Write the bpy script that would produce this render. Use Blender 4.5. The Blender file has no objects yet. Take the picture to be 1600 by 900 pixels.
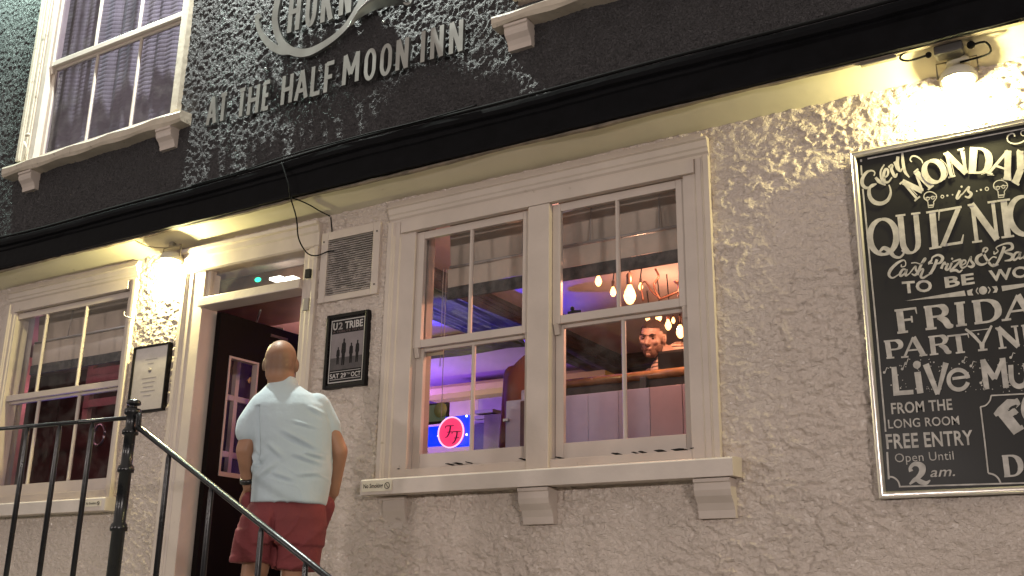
import bpy, bmesh, math, random
import numpy as np
from mathutils import Vector, Matrix, Euler
random.seed(7); rng = np.random.default_rng(7)
R = math.radians
sc = bpy.context.scene
col = sc.collection

# ------------------------------------------------------------------ camera
FPX, YAW, PIT, ROL = 1649.26, R(31.64893), R(17.0), R(0.87711)
EYE = Vector((0, 0, 1.55))
def axes():
    f = Vector((-math.sin(YAW)*math.cos(PIT), math.cos(YAW)*math.cos(PIT), math.sin(PIT)))
    r = Vector((math.cos(YAW), math.sin(YAW), 0)); u = r.cross(f)
    c, s = math.cos(ROL), math.sin(ROL)
    return c*r+s*u, -s*r+c*u, f
AR, AU, AF = axes()
cam = bpy.data.cameras.new('camera'); camo = bpy.data.objects.new('camera', cam); col.objects.link(camo)
m = Matrix((AR, AU, -AF)).transposed().to_4x4(); m.translation = EYE; camo.matrix_world = m
cam.sensor_width = 36; cam.lens = 36*FPX/1600; cam.clip_end = 400; cam.clip_start = 0.05
sc.camera = camo

# ------------------------------------------------------------------ world, light, exposure
W = bpy.data.worlds.new('World'); sc.world = W; W.use_nodes = True
bg = W.node_tree.nodes['Background']; bg.inputs[0].default_value = (0.355, 0.312, 0.276, 1); bg.inputs[1].default_value = 1.26
sc.view_settings.view_transform = 'Standard'; sc.view_settings.look = 'None'
sc.view_settings.exposure = 0.0; sc.view_settings.gamma = 1
sc.cycles.sample_clamp_indirect = 4; sc.cycles.max_bounces = 8; sc.cycles.transparent_max_bounces = 16
sc.cycles.caustics_reflective = False; sc.cycles.caustics_refractive = False
FILL_W, WASH_W, SIGN_W = 265, 480, 26
def lamp(name, kind, loc, power, color, target=None, size=0.1, sizey=None, spread=None, parent=None, blend=.5, angle=90):
    L = bpy.data.lights.new(name, kind); L.energy = power; L.color = color
    if kind == 'AREA':
        L.size = size
        if sizey: L.shape = 'RECTANGLE'; L.size_y = sizey
        else: L.shape = 'DISK'
        if spread: L.spread = R(spread)
    elif kind == 'SPOT': L.shadow_soft_size = size; L.spot_size = R(angle); L.spot_blend = blend
    else: L.shadow_soft_size = size
    o = bpy.data.objects.new(name, L); col.objects.link(o); o.location = loc
    if target is not None:
        o.rotation_euler = (Vector(target)-Vector(loc)).to_track_quat('-Z', 'Y').to_euler()
    if parent: o.parent = parent; o.location = Vector(loc)-parent.location
    return o

# ------------------------------------------------------------------ helpers
def ray(x, y): return AF + AR*((x-800)/FPX) - AU*((y-450)/FPX)
def at(x, y, Y):                     # a pixel of the 1600x900 photograph -> the point on the plane y = Y
    d = ray(x, y); return EYE + d*(Y/d.y)
def gx(x, y, Y): return at(x, y, Y).x
def gz(x, y, Y): return at(x, y, Y).z

def tag(o, label=None, cat=None, group=None, kind=None):
    if label: o['label'] = label
    if cat: o['category'] = cat
    if group: o['group'] = group
    if kind: o['kind'] = kind
    return o
def empty(name, loc, label=None, cat=None, group=None, rz=0):
    o = bpy.data.objects.new(name, None); col.objects.link(o); o.location = loc; o.rotation_euler.z = rz
    o.empty_display_size = .1
    return tag(o, label, cat, group)
def origin(p):
    v = Vector((0, 0, 0))
    while p: v = v + p.location; p = p.parent
    return v
def link_mesh(name, me, mat, parent=None):
    if mat and not me.materials: me.materials.append(mat)
    o = bpy.data.objects.new(name, me); col.objects.link(o)
    if parent: o.parent = parent
    return o
class MB:
    def __init__(s): s.v = []; s.f = []; s.sm = []
    def add(s, vs, fs, smooth=False):
        n = len(s.v); s.v += [tuple(v) for v in vs]; s.f += [tuple(i+n for i in f) for f in fs]; s.sm += [smooth]*len(fs)
        return s
    def box(s, x0, x1, y0, y1, z0, z1, bev=0.0):
        x0, x1 = sorted((x0, x1)); y0, y1 = sorted((y0, y1)); z0, z1 = sorted((z0, z1))
        b = min(bev, (x1-x0)*.3, (y1-y0)*.3, (z1-z0)*.3)
        if b <= 0:
            vs = [(x, y, z) for z in (z0, z1) for y in (y0, y1) for x in (x0, x1)]
            return s.add(vs, [(0,2,3,1),(4,5,7,6),(0,1,5,4),(2,6,7,3),(0,4,6,2),(1,3,7,5)])
        bm = bmesh.new(); bmesh.ops.create_cube(bm, size=1)
        for v in bm.verts: v.co = Vector(((x0+x1)/2+v.co.x*(x1-x0), (y0+y1)/2+v.co.y*(y1-y0), (z0+z1)/2+v.co.z*(z1-z0)))
        bmesh.ops.bevel(bm, geom=list(bm.edges), offset=b, segments=2, affect='EDGES', profile=.6)
        bm.verts.ensure_lookup_table()
        s.add([v.co[:] for v in bm.verts], [[v.index for v in f.verts] for f in bm.faces]); bm.free(); return s
    def prism_x(s, prof, x0, x1):        # profile of (y,z) swept along x
        n = len(prof)
        vs = [(x0, y, z) for y, z in prof]+[(x1, y, z) for y, z in prof]
        fs = [(i, (i+1) % n, n+(i+1) % n, n+i) for i in range(n)]+[tuple(range(n))[::-1], tuple(range(n, 2*n))]
        return s.add(vs, fs)
    def prism_z(s, prof, z0, z1):
        n = len(prof)
        vs = [(x, y, z0) for x, y in prof]+[(x, y, z1) for x, y in prof]
        fs = [(i, (i+1) % n, n+(i+1) % n, n+i) for i in range(n)]+[tuple(range(n))[::-1], tuple(range(n, 2*n))]
        return s.add(vs, fs)
    def prism_y(s, prof, y0, y1):        # profile of (x,z) swept along y
        n = len(prof)
        vs = [(x, y0, z) for x, z in prof]+[(x, y1, z) for x, z in prof]
        fs = [(i, (i+1) % n, n+(i+1) % n, n+i) for i in range(n)]+[tuple(range(n))[::-1], tuple(range(n, 2*n))]
        return s.add(vs, fs)
    def tube(s, pts, r, n=10, caps=True):
        pts = [Vector(p) for p in pts]; rs = r if isinstance(r, (list, tuple)) else [r]*len(pts)
        vs = []; fs = []; ref = None
        for i, p in enumerate(pts):
            t = (pts[min(i+1, len(pts)-1)]-pts[max(i-1, 0)]).normalized()
            if ref is None: ref = Vector((0, 0, 1)) if abs(t.z) < .9 else Vector((1, 0, 0))
            a = t.cross(ref).normalized(); b = a.cross(t).normalized(); ref = b
            for k in range(n):
                q = 2*math.pi*k/n; vs.append(p+a*(math.cos(q)*rs[i])+b*(math.sin(q)*rs[i]))
        for i in range(len(pts)-1):
            for k in range(n):
                fs.append((i*n+k, i*n+(k+1) % n, (i+1)*n+(k+1) % n, (i+1)*n+k))
        if caps: fs += [tuple(range(n))[::-1], tuple(range((len(pts)-1)*n, len(pts)*n))]
        return s.add(vs, fs, True)
    def lathe(s, c, prof, n=16, axis='z'):
        pts = []
        for r, h in prof:
            for k in range(n):
                q = 2*math.pi*k/n; a, b = r*math.cos(q), r*math.sin(q)
                pts.append((c[0]+a, c[1]+b, c[2]+h) if axis == 'z' else (c[0]+a, c[1]+h, c[2]+b))
        fs = []
        for i in range(len(prof)-1):
            for k in range(n): fs.append((i*n+k, i*n+(k+1) % n, (i+1)*n+(k+1) % n, (i+1)*n+k))
        fs += [tuple(range(n))[::-1], tuple(range((len(prof)-1)*n, len(prof)*n))]
        return s.add(pts, fs, True)
    def sphere(s, c, r, seg=12, rg=8):
        rr = r if isinstance(r, (tuple, list)) else (r, r, r)
        vs = [(c[0], c[1], c[2]+rr[2])]
        for i in range(1, rg):
            t = math.pi*i/rg
            for k in range(seg):
                q = 2*math.pi*k/seg; vs.append((c[0]+rr[0]*math.sin(t)*math.cos(q), c[1]+rr[1]*math.sin(t)*math.sin(q), c[2]+rr[2]*math.cos(t)))
        vs.append((c[0], c[1], c[2]-rr[2])); fs = []
        for k in range(seg): fs.append((0, 1+k, 1+(k+1) % seg))
        for i in range(rg-2):
            for k in range(seg):
                a = 1+i*seg; fs.append((a+k, a+seg+k, a+seg+(k+1) % seg, a+(k+1) % seg))
        a = 1+(rg-2)*seg
        for k in range(seg): fs.append((a+k, len(vs)-1, a+(k+1) % seg))
        return s.add(vs, fs, True)
    def build(s, name, mat, parent=None):
        o0 = origin(parent) if parent else Vector((0, 0, 0))
        rz = 0; p = parent
        while p:
            rz += p.rotation_euler.z; p = p.parent
        vs = s.v
        if parent:
            M = Matrix.Rotation(-rz, 3, 'Z'); vs = [M @ (Vector(v)-o0) for v in s.v]
        me = bpy.data.meshes.new(name); me.from_pydata(vs, [], s.f)
        bm = bmesh.new(); bm.from_mesh(me); bmesh.ops.recalc_face_normals(bm, faces=bm.faces); bm.to_mesh(me); bm.free()
        me.polygons.foreach_set('use_smooth', s.sm); me.update()
        return link_mesh(name, me, mat, parent)

def spl(pts, n=6):      # Catmull-Rom through points
    P = [np.array(p, float) for p in pts]; P = [2*P[0]-P[1]]+P+[2*P[-1]-P[-2]]; out = []
    for i in range(1, len(P)-2):
        for k in range(n):
            t = k/n; out.append(.5*((2*P[i])+(-P[i-1]+P[i+1])*t+(2*P[i-1]-5*P[i]+4*P[i+1]-P[i+2])*t*t+(-P[i-1]+3*P[i]-3*P[i+1]+P[i+2])*t**3))
    out.append(P[-2]); return out
# ------------------------------------------------------------------ materials
def mat(name, color, rough=.5, metal=0, spec=.5, emit=None, es=0, bump=None, var=0.0, varscale=8, coat=0, sheen=0, alpha=None, dirt=None):
    M = bpy.data.materials.new(name); M.use_nodes = True; nt = M.node_tree; N = nt.nodes; L = nt.links
    b = N['Principled BSDF']; b.inputs['Base Color'].default_value = (*color, 1); b.inputs['Roughness'].default_value = rough
    b.inputs['Metallic'].default_value = metal; b.inputs['Specular IOR Level'].default_value = spec
    b.inputs['Coat Weight'].default_value = coat; b.inputs['Sheen Weight'].default_value = sheen
    if emit: b.inputs['Emission Color'].default_value = (*emit, 1); b.inputs['Emission Strength'].default_value = es
    tc = N.new('ShaderNodeTexCoord')
    if var or dirt:
        n = N.new('ShaderNodeTexNoise'); n.inputs['Scale'].default_value = varscale; n.inputs['Detail'].default_value = 6
        L.new(tc.outputs['Object'], n.inputs['Vector'])
        r = N.new('ShaderNodeMapRange'); r.inputs[1].default_value = .3; r.inputs[2].default_value = .7; L.new(n.outputs['Fac'], r.inputs[0])
        mx = N.new('ShaderNodeMix'); mx.data_type = 'RGBA'; L.new(r.outputs[0], mx.inputs[0])
        mx.inputs[6].default_value = (*[c*(1-var) for c in color], 1); mx.inputs[7].default_value = (*[min(1, c*(1+var)) for c in color], 1)
        out = mx.outputs[2]
        if dirt:
            n2 = N.new('ShaderNodeTexNoise'); n2.inputs['Scale'].default_value = dirt[1]; n2.inputs['Detail'].default_value = 8; n2.inputs['Roughness'].default_value = .7
            L.new(tc.outputs['Object'], n2.inputs['Vector'])
            r2 = N.new('ShaderNodeMapRange'); r2.inputs[1].default_value = dirt[2]; r2.inputs[2].default_value = dirt[2]+.08; L.new(n2.outputs['Fac'], r2.inputs[0])
            m2 = N.new('ShaderNodeMix'); m2.data_type = 'RGBA'; L.new(r2.outputs[0], m2.inputs[0]); L.new(out, m2.inputs[6]); m2.inputs[7].default_value = (*dirt[0], 1)
            out = m2.outputs[2]
        L.new(out, b.inputs['Base Color'])
        rr = N.new('ShaderNodeMapRange'); rr.inputs[3].default_value = max(0.02, rough-.08); rr.inputs[4].default_value = min(1, rough+.12); L.new(n.outputs['Fac'], rr.inputs[0]); L.new(rr.outputs[0], b.inputs['Roughness'])
    if bump:                                     # list of (scale, strength, distance)
        prev = None
        for sc_, st, di in bump:
            n = N.new('ShaderNodeTexNoise'); n.inputs['Scale'].default_value = sc_; n.inputs['Detail'].default_value = 4; L.new(tc.outputs['Object'], n.inputs['Vector'])
            bp = N.new('ShaderNodeBump'); bp.inputs['Strength'].default_value = st; bp.inputs['Distance'].default_value = di
            L.new(n.outputs['Fac'], bp.inputs['Height'])
            if prev: L.new(prev, bp.inputs['Normal'])
            prev = bp.outputs[0]
        L.new(prev, b.inputs['Normal'])
    return M
def crisp_bump(M, layers):             # raised plaster flakes with sharp edges
    nt = M.node_tree; N = nt.nodes; L = nt.links; b = N['Principled BSDF']
    tc = N.new('ShaderNodeTexCoord'); prev = b.inputs['Normal'].links[0].from_socket if b.inputs['Normal'].links else None
    for sc_, lo, hi, di, sx in layers:
        mp = N.new('ShaderNodeMapping'); mp.inputs['Scale'].default_value = (sx, 1, 1.25); mp.inputs['Rotation'].default_value = (0, .5, 0); L.new(tc.outputs['Object'], mp.inputs[0])
        n = N.new('ShaderNodeTexNoise'); n.inputs['Scale'].default_value = sc_; n.inputs['Detail'].default_value = 3; n.inputs['Distortion'].default_value = .6; L.new(mp.outputs[0], n.inputs['Vector'])
        r = N.new('ShaderNodeMapRange'); r.interpolation_type = 'SMOOTHSTEP'; r.inputs[1].default_value = lo; r.inputs[2].default_value = hi; L.new(n.outputs['Fac'], r.inputs[0])
        bp = N.new('ShaderNodeBump'); bp.inputs['Strength'].default_value = 1; bp.inputs['Distance'].default_value = di; L.new(r.outputs[0], bp.inputs['Height'])
        if prev: L.new(prev, bp.inputs['Normal'])
        prev = bp.outputs[0]
    L.new(prev, b.inputs['Normal'])
def glass_mat(name, tint=(1, 1, 1), rough=.02, mixmin=.05, grime=.06):
    M = bpy.data.materials.new(name); M.use_nodes = True; nt = M.node_tree; N = nt.nodes; L = nt.links
    N.remove(N['Principled BSDF']); out = N['Material Output']
    t = N.new('ShaderNodeBsdfTransparent'); t.inputs[0].default_value = (*tint, 1)
    g = N.new('ShaderNodeBsdfGlossy'); g.inputs['Roughness'].default_value = rough
    d = N.new('ShaderNodeBsdfDiffuse'); d.inputs[0].default_value = (.5, .48, .45, 1)
    fr = N.new('ShaderNodeFresnel'); ge = N.new('ShaderNodeNewGeometry'); io = N.new('ShaderNodeMapRange'); io.inputs[3].default_value = 1.5; io.inputs[4].default_value = 1/1.5
    L.new(ge.outputs['Backfacing'], io.inputs[0]); L.new(io.outputs[0], fr.inputs[0])
    a = N.new('ShaderNodeMath'); a.operation = 'MULTIPLY_ADD'; a.inputs[1].default_value = .42; a.inputs[2].default_value = (mixmin-.05)*.6
    L.new(fr.outputs[0], a.inputs[0])
    mx = N.new('ShaderNodeMixShader'); L.new(a.outputs[0], mx.inputs[0]); L.new(t.outputs[0], mx.inputs[1]); L.new(g.outputs[0], mx.inputs[2])
    tc = N.new('ShaderNodeTexCoord'); n = N.new('ShaderNodeTexNoise'); n.inputs['Scale'].default_value = 9; n.inputs['Detail'].default_value = 7
    L.new(tc.outputs['Object'], n.inputs['Vector'])
    r = N.new('ShaderNodeMapRange'); r.inputs[1].default_value = .45; r.inputs[2].default_value = .8; r.inputs[4].default_value = grime; L.new(n.outputs['Fac'], r.inputs[0])
    m2 = N.new('ShaderNodeMixShader'); L.new(r.outputs[0], m2.inputs[0]); L.new(mx.outputs[0], m2.inputs[1]); L.new(d.outputs[0], m2.inputs[2])
    L.new(m2.outputs[0], out.inputs[0]); return M
CREAM = (.55, .475, .42)
m_wall = mat('cream masonry paint', (.60, .515, .45), .27, spec=.6, var=.07, varscale=1.6, bump=[(260, .2, .001)], dirt=((.36, .30, .25), 5, .70))
m_black = mat('black masonry paint', (.072, .068, .072), .55, spec=.35, var=.12, bump=[(110, .35, .005), (260, .3, .002)])
crisp_bump(m_wall, [(34, .44, .62, .0026, .8), (80, .46, .62, .0016, 1)])
crisp_bump(m_black, [(52, .40, .62, .013, 1), (120, .42, .62, .005, 1)])
m_trim = mat('cream gloss paint', CREAM, .40, spec=.45, var=.07, varscale=5, bump=[(7, .25, .010), (38, .22, .004)], dirt=((.36, .30, .22), 11, .66))
m_trimdirty = mat('weathered cream paint', (.54, .47, .38), .45, var=.1, varscale=10, bump=[(24, .4, .006)], dirt=((.22, .19, .15), 14, .60))
m_soffit = mat('cream soffit board paint', (.60, .55, .42), .5, var=.06, varscale=2.5, bump=[(12, .15, .01)], dirt=((.42, .36, .25), 6, .66))
m_fascia = mat('black gloss timber paint', (.004, .004, .005), .5, spec=.07, var=.3, varscale=12, bump=[(18, .2, .006)])
m_glass = glass_mat('window glass'); m_glassd = glass_mat('grimy upper glass', (.8, .78, .85), .05, .12)
m_steel = mat('brushed steel', (.44, .44, .42), .30, metal=1, var=.08, varscale=5, bump=[(60, .08, .002)])
m_chrome = mat('polished frame', (.85, .80, .74), .28, metal=.85)
m_iron = mat('black painted iron', (.008, .008, .010), .28, spec=.6, bump=[(60, .3, .003)], var=.3)
m_board = mat('black signboard', (.015, .0145, .014), .36, spec=.3, var=.3, varscale=3)
m_chalk = mat('cream signwriting paint', (.47, .445, .42), .7, spec=.2, var=.22, varscale=30)
m_frameb = mat('black picture frame', (.006, .005, .006), .4, spec=.15)
m_paper = mat('paper sheet', (.66, .60, .56), .45, var=.06, varscale=20)
m_ink = mat('faint ink', (.28, .25, .24), .6)
m_door = mat('dark brown door paint', (.006, .0045, .0045), .5, spec=.08, bump=[(30, .2, .004)])
m_slat = mat('grey plastic louvre', (.30, .27, .25), .5)
m_dark = mat('dark cavity', (.01, .01, .01), .8)
m_cable = mat('black cable', (.006, .006, .006), .8, spec=.1)
m_blind = mat('beige blind cloth', (.46, .375, .31), .8, var=.10, varscale=5, bump=[(120, .2, .002), (6, .2, .012)])
m_band = mat('mottled blind hem', (.05, .042, .04), .8, var=.7, varscale=22)
m_net = mat('net curtain', (.27, .255, .25), .9, var=.25, varscale=4)
m_ceil = mat('pale plaster ceiling', (.62, .50, .46), .75, var=.06, varscale=3, bump=[(6, .3, .02)])
m_beam = mat('dark oak beam', (.030, .022, .020), .55, var=.5, varscale=14, bump=[(14, .5, .02)])
m_inwall = mat('plaster inner wall', (.26, .21, .20), .8, var=.08, varscale=4)
m_redwall = mat('oxblood panelling', (.13, .035, .035), .5, var=.2, varscale=9)
m_wood = mat('polished bar wood', (.22, .11, .045), .22, var=.3, varscale=12)
m_pinkwood = mat('pale pine frame', (.50, .27, .23), .5, var=.15)
m_whiteboard = mat('painted boarding', (.31, .30, .42), .5, var=.05)
m_cupb = mat('white cabinet', (.42, .47, .60), .4)
m_skin = mat('tanned skin', (.34, .18, .11), .48, spec=.4, var=.08, varscale=14, bump=[(180, .15, .001)])
m_skin2 = mat('pale skin', (.36, .235, .195), .5, var=.08, varscale=20)
m_shirt = mat('pale blue cotton', (.46, .55, .595), .8, var=.03, varscale=6, bump=[(10, .35, .02), (500, .2, .0008)], sheen=.2)
m_shorts = mat('maroon cotton', (.175, .032, .036), .8, var=.12, varscale=9, bump=[(12, .5, .02), (500, .2, .0008)])
m_hair = mat('cropped brown hair', (.018, .010, .008), .7, bump=[(150, .6, .004)])
m_watch = mat('black watch strap', (.01, .01, .01), .35)
m_stone = mat('york stone paving', (.22, .20, .18), .8, var=.2, bump=[(20, .4, .01)])
m_asph = mat('asphalt', (.05, .05, .052), .8, var=.2, bump=[(200, .6, .004)])
m_brickopp = mat('rendered house front', (.20, .17, .15), .8, var=.1)
def emis(name, c, s): return mat(name, (0, 0, 0), .5, emit=c, es=s)

# ------------------------------------------------------------------ ground
def sheet(name, x0, x1, y0, y1, z, m_, kind='structure'):
    b = MB(); b.box(x0, x1, y0, y1, z-.2, z); o = b.build(name, m_); tag(o, kind=kind); return o
sheet('ground', -60, 60, -60, 60, -.02, m_asph)
sheet('road', -60, 60, -9, 1.2, .0, m_asph)
pav = sheet('pavement', -60, 60, 1.35, 4.74, .12, mat('paving joint', (.08, .075, .07), .9))
kb = MB(); kb.box(-60, 60, 1.2, 1.345, -.1, .125, .01); tag(kb.build('kerb', m_stone), kind='structure')
slab_me = None
for i in range(9):
    for j in range(4):
        x = -6.2+i*.92; y = 1.80+j*.84
        b = MB(); b.box(-.452, .452, -.412, .412, -.03, .012, .008)
        if slab_me is None:
            o = b.build('paving_slab', m_stone, pav); slab_me = o.data
        else: o = link_mesh('paving_slab', slab_me, m_stone, pav)
        o.location = (x, y, .12+random.uniform(0, .003))

# ------------------------------------------------------------------ stucco walls
def vnoise(X, Z, scale, seed):
    g = np.random.default_rng(seed).random((256, 256)).astype(np.float32)
    x = X*scale; z = Z*scale
    xi = np.floor(x).astype(int); zi = np.floor(z).astype(int); fx = x-xi; fz = z-zi
    fx = fx*fx*(3-2*fx); fz = fz*fz*(3-2*fz)
    a = g[xi & 255, zi & 255]; b = g[(xi+1) & 255, zi & 255]; c = g[xi & 255, (zi+1) & 255]; d = g[(xi+1) & 255, (zi+1) & 255]
    return (a*(1-fx)+b*fx)*(1-fz)+(c*(1-fx)+d*fx)*fz
def fbm(X, Z, scale, seed, o=3, gain=.5):
    s = 0; a = 1; t = 0
    for i in range(o): s = s+a*vnoise(X+i*3.7, Z-i*1.3, scale*2**i, seed+i); t += a; a *= gain
    return s/t
def sstep(x, a, b):
    t = np.clip((x-a)/(b-a), 0, 1); return t*t*(3-2*t)
def relief_wall(name, x0, x1, z0, z1, step, Y, hfun, holes, m_, parent, clip=None):
    nx = int((x1-x0)/step)+1; nz = int((z1-z0)/step)+1
    xs = np.linspace(x0, x1, nx); zs = np.linspace(z0, z1, nz)
    X, Z = np.meshgrid(xs, zs)
    H = hfun(X, Z)
    V = np.stack([X, Y-H, Z], -1).reshape(-1, 3)-np.array(origin(parent)[:])
    idx = np.arange(nx*nz).reshape(nz, nx)
    keep = np.ones((nz-1, nx-1), bool)
    cx = (X[:-1, :-1]+X[1:, 1:])/2; cz = (Z[:-1, :-1]+Z[1:, 1:])/2
    for a, b, c, d in holes: keep &= ~((cx > a) & (cx < b) & (cz > c) & (cz < d))
    if clip: keep &= clip(cx, cz)
    F = np.stack([idx[:-1, :-1], idx[:-1, 1:], idx[1:, 1:], idx[1:, :-1]], -1)[keep]
    used = np.unique(F); rem = np.zeros(nx*nz, int); rem[used] = np.arange(len(used)); F = rem[F]; V = V[used]
    me = bpy.data.meshes.new(name); me.vertices.add(len(V)); me.vertices.foreach_set('co', V.ravel().astype(np.float32))
    me.loops.add(F.size); me.loops.foreach_set('vertex_index', F.ravel().astype(np.int32))
    me.polygons.add(len(F)); me.polygons.foreach_set('loop_start', np.arange(0, F.size, 4, dtype=np.int32))
    me.polygons.foreach_set('loop_total', np.full(len(F), 4, np.int32)); me.polygons.foreach_set('use_smooth', np.ones(len(F), bool))
    me.update(calc_edges=True)
    return link_mesh(name, me, m_, parent)
def h_lower(X, Z):
    """thick painted roughcast: flattened lumps that are steep on their lower side"""
    def lump(sc_, seed, lo, hi, sk, A):
        a = fbm(X*.8+.25*Z, Z*1.15, sc_, seed, 3, .5)
        b_ = fbm(X*.8+.25*Z, (Z+sk*a)*1.15, sc_, seed, 3, .5)
        return A*sstep(b_, lo, hi)
    amp = .35+.65*sstep(fbm(X, Z, 2.4, 77, 2), .34, .6)
    big = lump(29, 11, .46, .60, -.036, .0108)*amp
    mid = lump(52, 31, .48, .60, -.018, .0060)*(.4+.6*amp)
    left = sstep(-X, 5.0, 5.6)
    return big*(1-.5*left)+mid*(1-.1*left)+.0012*fbm(X, Z, 90, 91, 2)+.014*fbm(X, Z, 1.1, 5, 2)
def h_upper(X, Z):
    wx = X+.02*fbm(X, Z, 20, 150); wz = Z+.02*fbm(X, Z, 20, 160)
    n = fbm(wx, wz, 44, 111, 3, .6)
    r = 1-np.abs(2*fbm(wx, wz, 36, 121, 2)-1)*2.2
    return .0065*sstep(n, .36, .66)+.0025*np.clip(r, 0, 1)+.002*fbm(X, Z, 80, 131, 1)+.012*fbm(X, Z, 1.3, 7, 2)

pub = empty('pub_building', (-4, 4.7, 0), 'two-storey pub front, black roughcast above a black beam and cream roughcast wall below', 'building')
Yw, Yu, Yf = 4.70, 4.50, 4.42                 # lower wall, upper wall, fascia front
# main window outline
MX0, MX1 = gx(609, 325, 4.66), gx(1106, 240, 4.66); MZ1 = gz(609, 325, 4.66); MZ0 = gz(588, 749, 4.66)
LX1 = gx(217, 407, 4.66); LZ1 = MZ1; LZ0 = gz(100, 781, 4.66); LX0 = gx(-22, 700, 4.66)
DX0, DX1 = gx(289, 411, 4.66), gx(498, 380, 4.66); DZ1 = gz(289, 394, 4.66)
SOF = 3.90
holes = [(MX0+.03, MX1-.03, MZ0-.02, MZ1-.02), (LX0+.03, LX1-.03, LZ0-.02, LZ1-.02), (DX0+.03, DX1-.03, 1.0, DZ1-.02)]
relief_wall('lower_wall', -8.3, 1.7, 1.45, SOF+.01, .0064, Yw, h_lower, holes, m_wall, pub)
b = MB(); b.box(-12, DX0+.03, Yw, Yw+.25, 0, 1.46); b.box(DX1-.03, 6, Yw, Yw+.25, 0, 1.46); b.box(1.7, 6, Yw, Yw+.25, 1.46, 7.6); b.box(-12, -8.3, Yw, Yw+.25, 1.46, 7.6)
b.build('plinth_wall', m_wall, pub)
UWX0, UWX1, UWZ0 = gx(67, 0, 4.46), gx(298, 0, 4.46), 4.86
URX0 = -2.78
def clip_up(cx, cz): return (cz < 5.35) | (cx < -3.2)
relief_wall('upper_wall', -8.9, 1.7, 4.16, 7.0, .0085, Yu, h_upper, [(UWX0+.03, UWX1-.03, UWZ0-.04, 6.85), (URX0+.03, -1.3, 4.83, 6.9)], m_black, pub, clip_up)
b = MB(); b.box(-8.9, 1.7, Yu-.004, Yu+.2, 7.0, 7.7); b.box(-3.2, URX0+.03, Yu-.008, Yu+.2, 5.35, 7.0); b.box(-1.3, 1.7, Yu-.008, Yu+.2, 5.35, 7.0)
b.build('upper_wall_top', m_black, pub)
# wall core behind (keeps daylight out of the rooms)
b = MB()
for x0, x1 in ((-12, LX0+.02), (LX1-.02, DX0+.02), (DX1-.02, MX0+.02), (MX1-.02, 6)):
    b.box(x0, x1, Yw+.012, Yw+.16, 1.3, 3.9)
for x0, x1, z in ((LX0+.02, LX1-.02, LZ0), (MX0+.02, MX1-.02, MZ0)):
    b.box(x0, x1, Yw+.012, Yw+.16, 1.3, z-.03)
b.build('wall_core', m_inwall, pub)

# soffit and black fascia beam
b = MB(); b.prism_x([(Yf+.02, 3.965), (Yw+.03, SOF), (Yw+.03, SOF+.06), (Yf+.02, 4.03)], -10, 1.5); sof = b.build('soffit', m_soffit, pub)
b = MB()
def wav(x): return .012*math.sin(x*1.3)+.006*math.sin(x*3.1+1)
prof = [(Yf+.03, 3.956), (Yf+.004, 3.958), (Yf+.0, 3.975), (Yf, 4.09), (Yf-.008, 4.10), (Yf-.012, 4.115), (Yf-.006, 4.13), (Yf-.02, 4.14), (Yf-.028, 4.16), (Yf-.028, 4.18), (Yf-.01, 4.195), (Yf+.10, 4.215), (Yf+.10, 4.0)]
xs = [(-9+i*.12) for i in range(84)]; vs = []; fs = []; n = len(prof)
for x in xs:
    for k, (y, z) in enumerate(prof): vs.append((x, y+.002*math.sin(x*7+z*20), z+wav(x)*(1 if z > 4.1 else .35)+.0015*math.sin(x*23)))
for i in range(len(xs)-1):
    for k in range(n-1): fs.append((i*n+k, i*n+k+1, (i+1)*n+k+1, (i+1)*n+k))
b.add(vs, fs); fas = b.build('fascia_beam', m_fascia, pub)
b = MB(); b.tube([(x, Yf-.015, 4.205+wav(x)) for x in xs], .009, 6); b.build('lead_edge', mat('weathered lead', (.010, .010, .010), .85, spec=.1), fas)

b = MB(); rb = random.Random(8); xs2 = [-8.5+.09*i for i in range(98)]; vs = []
for x in xs2:
    e = rb.uniform(0, .006)+.004*math.sin(x*5)
    vs += [(x, Yf+.028, 3.957), (x, Yf+.026, 3.949-e), (x, Yf+.044, 3.946-e), (x, Yf+.05, 3.957)]
b.add(vs, [(i*4+k, i*4+(k+1) % 4, i*4+4+(k+1) % 4, i*4+4+k) for i in range(len(xs2)-1) for k in range(4)]); b.build('edge_batten', mat('bare grey batten', (.20, .16, .12), .7, var=.4, varscale=14), fas)
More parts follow.
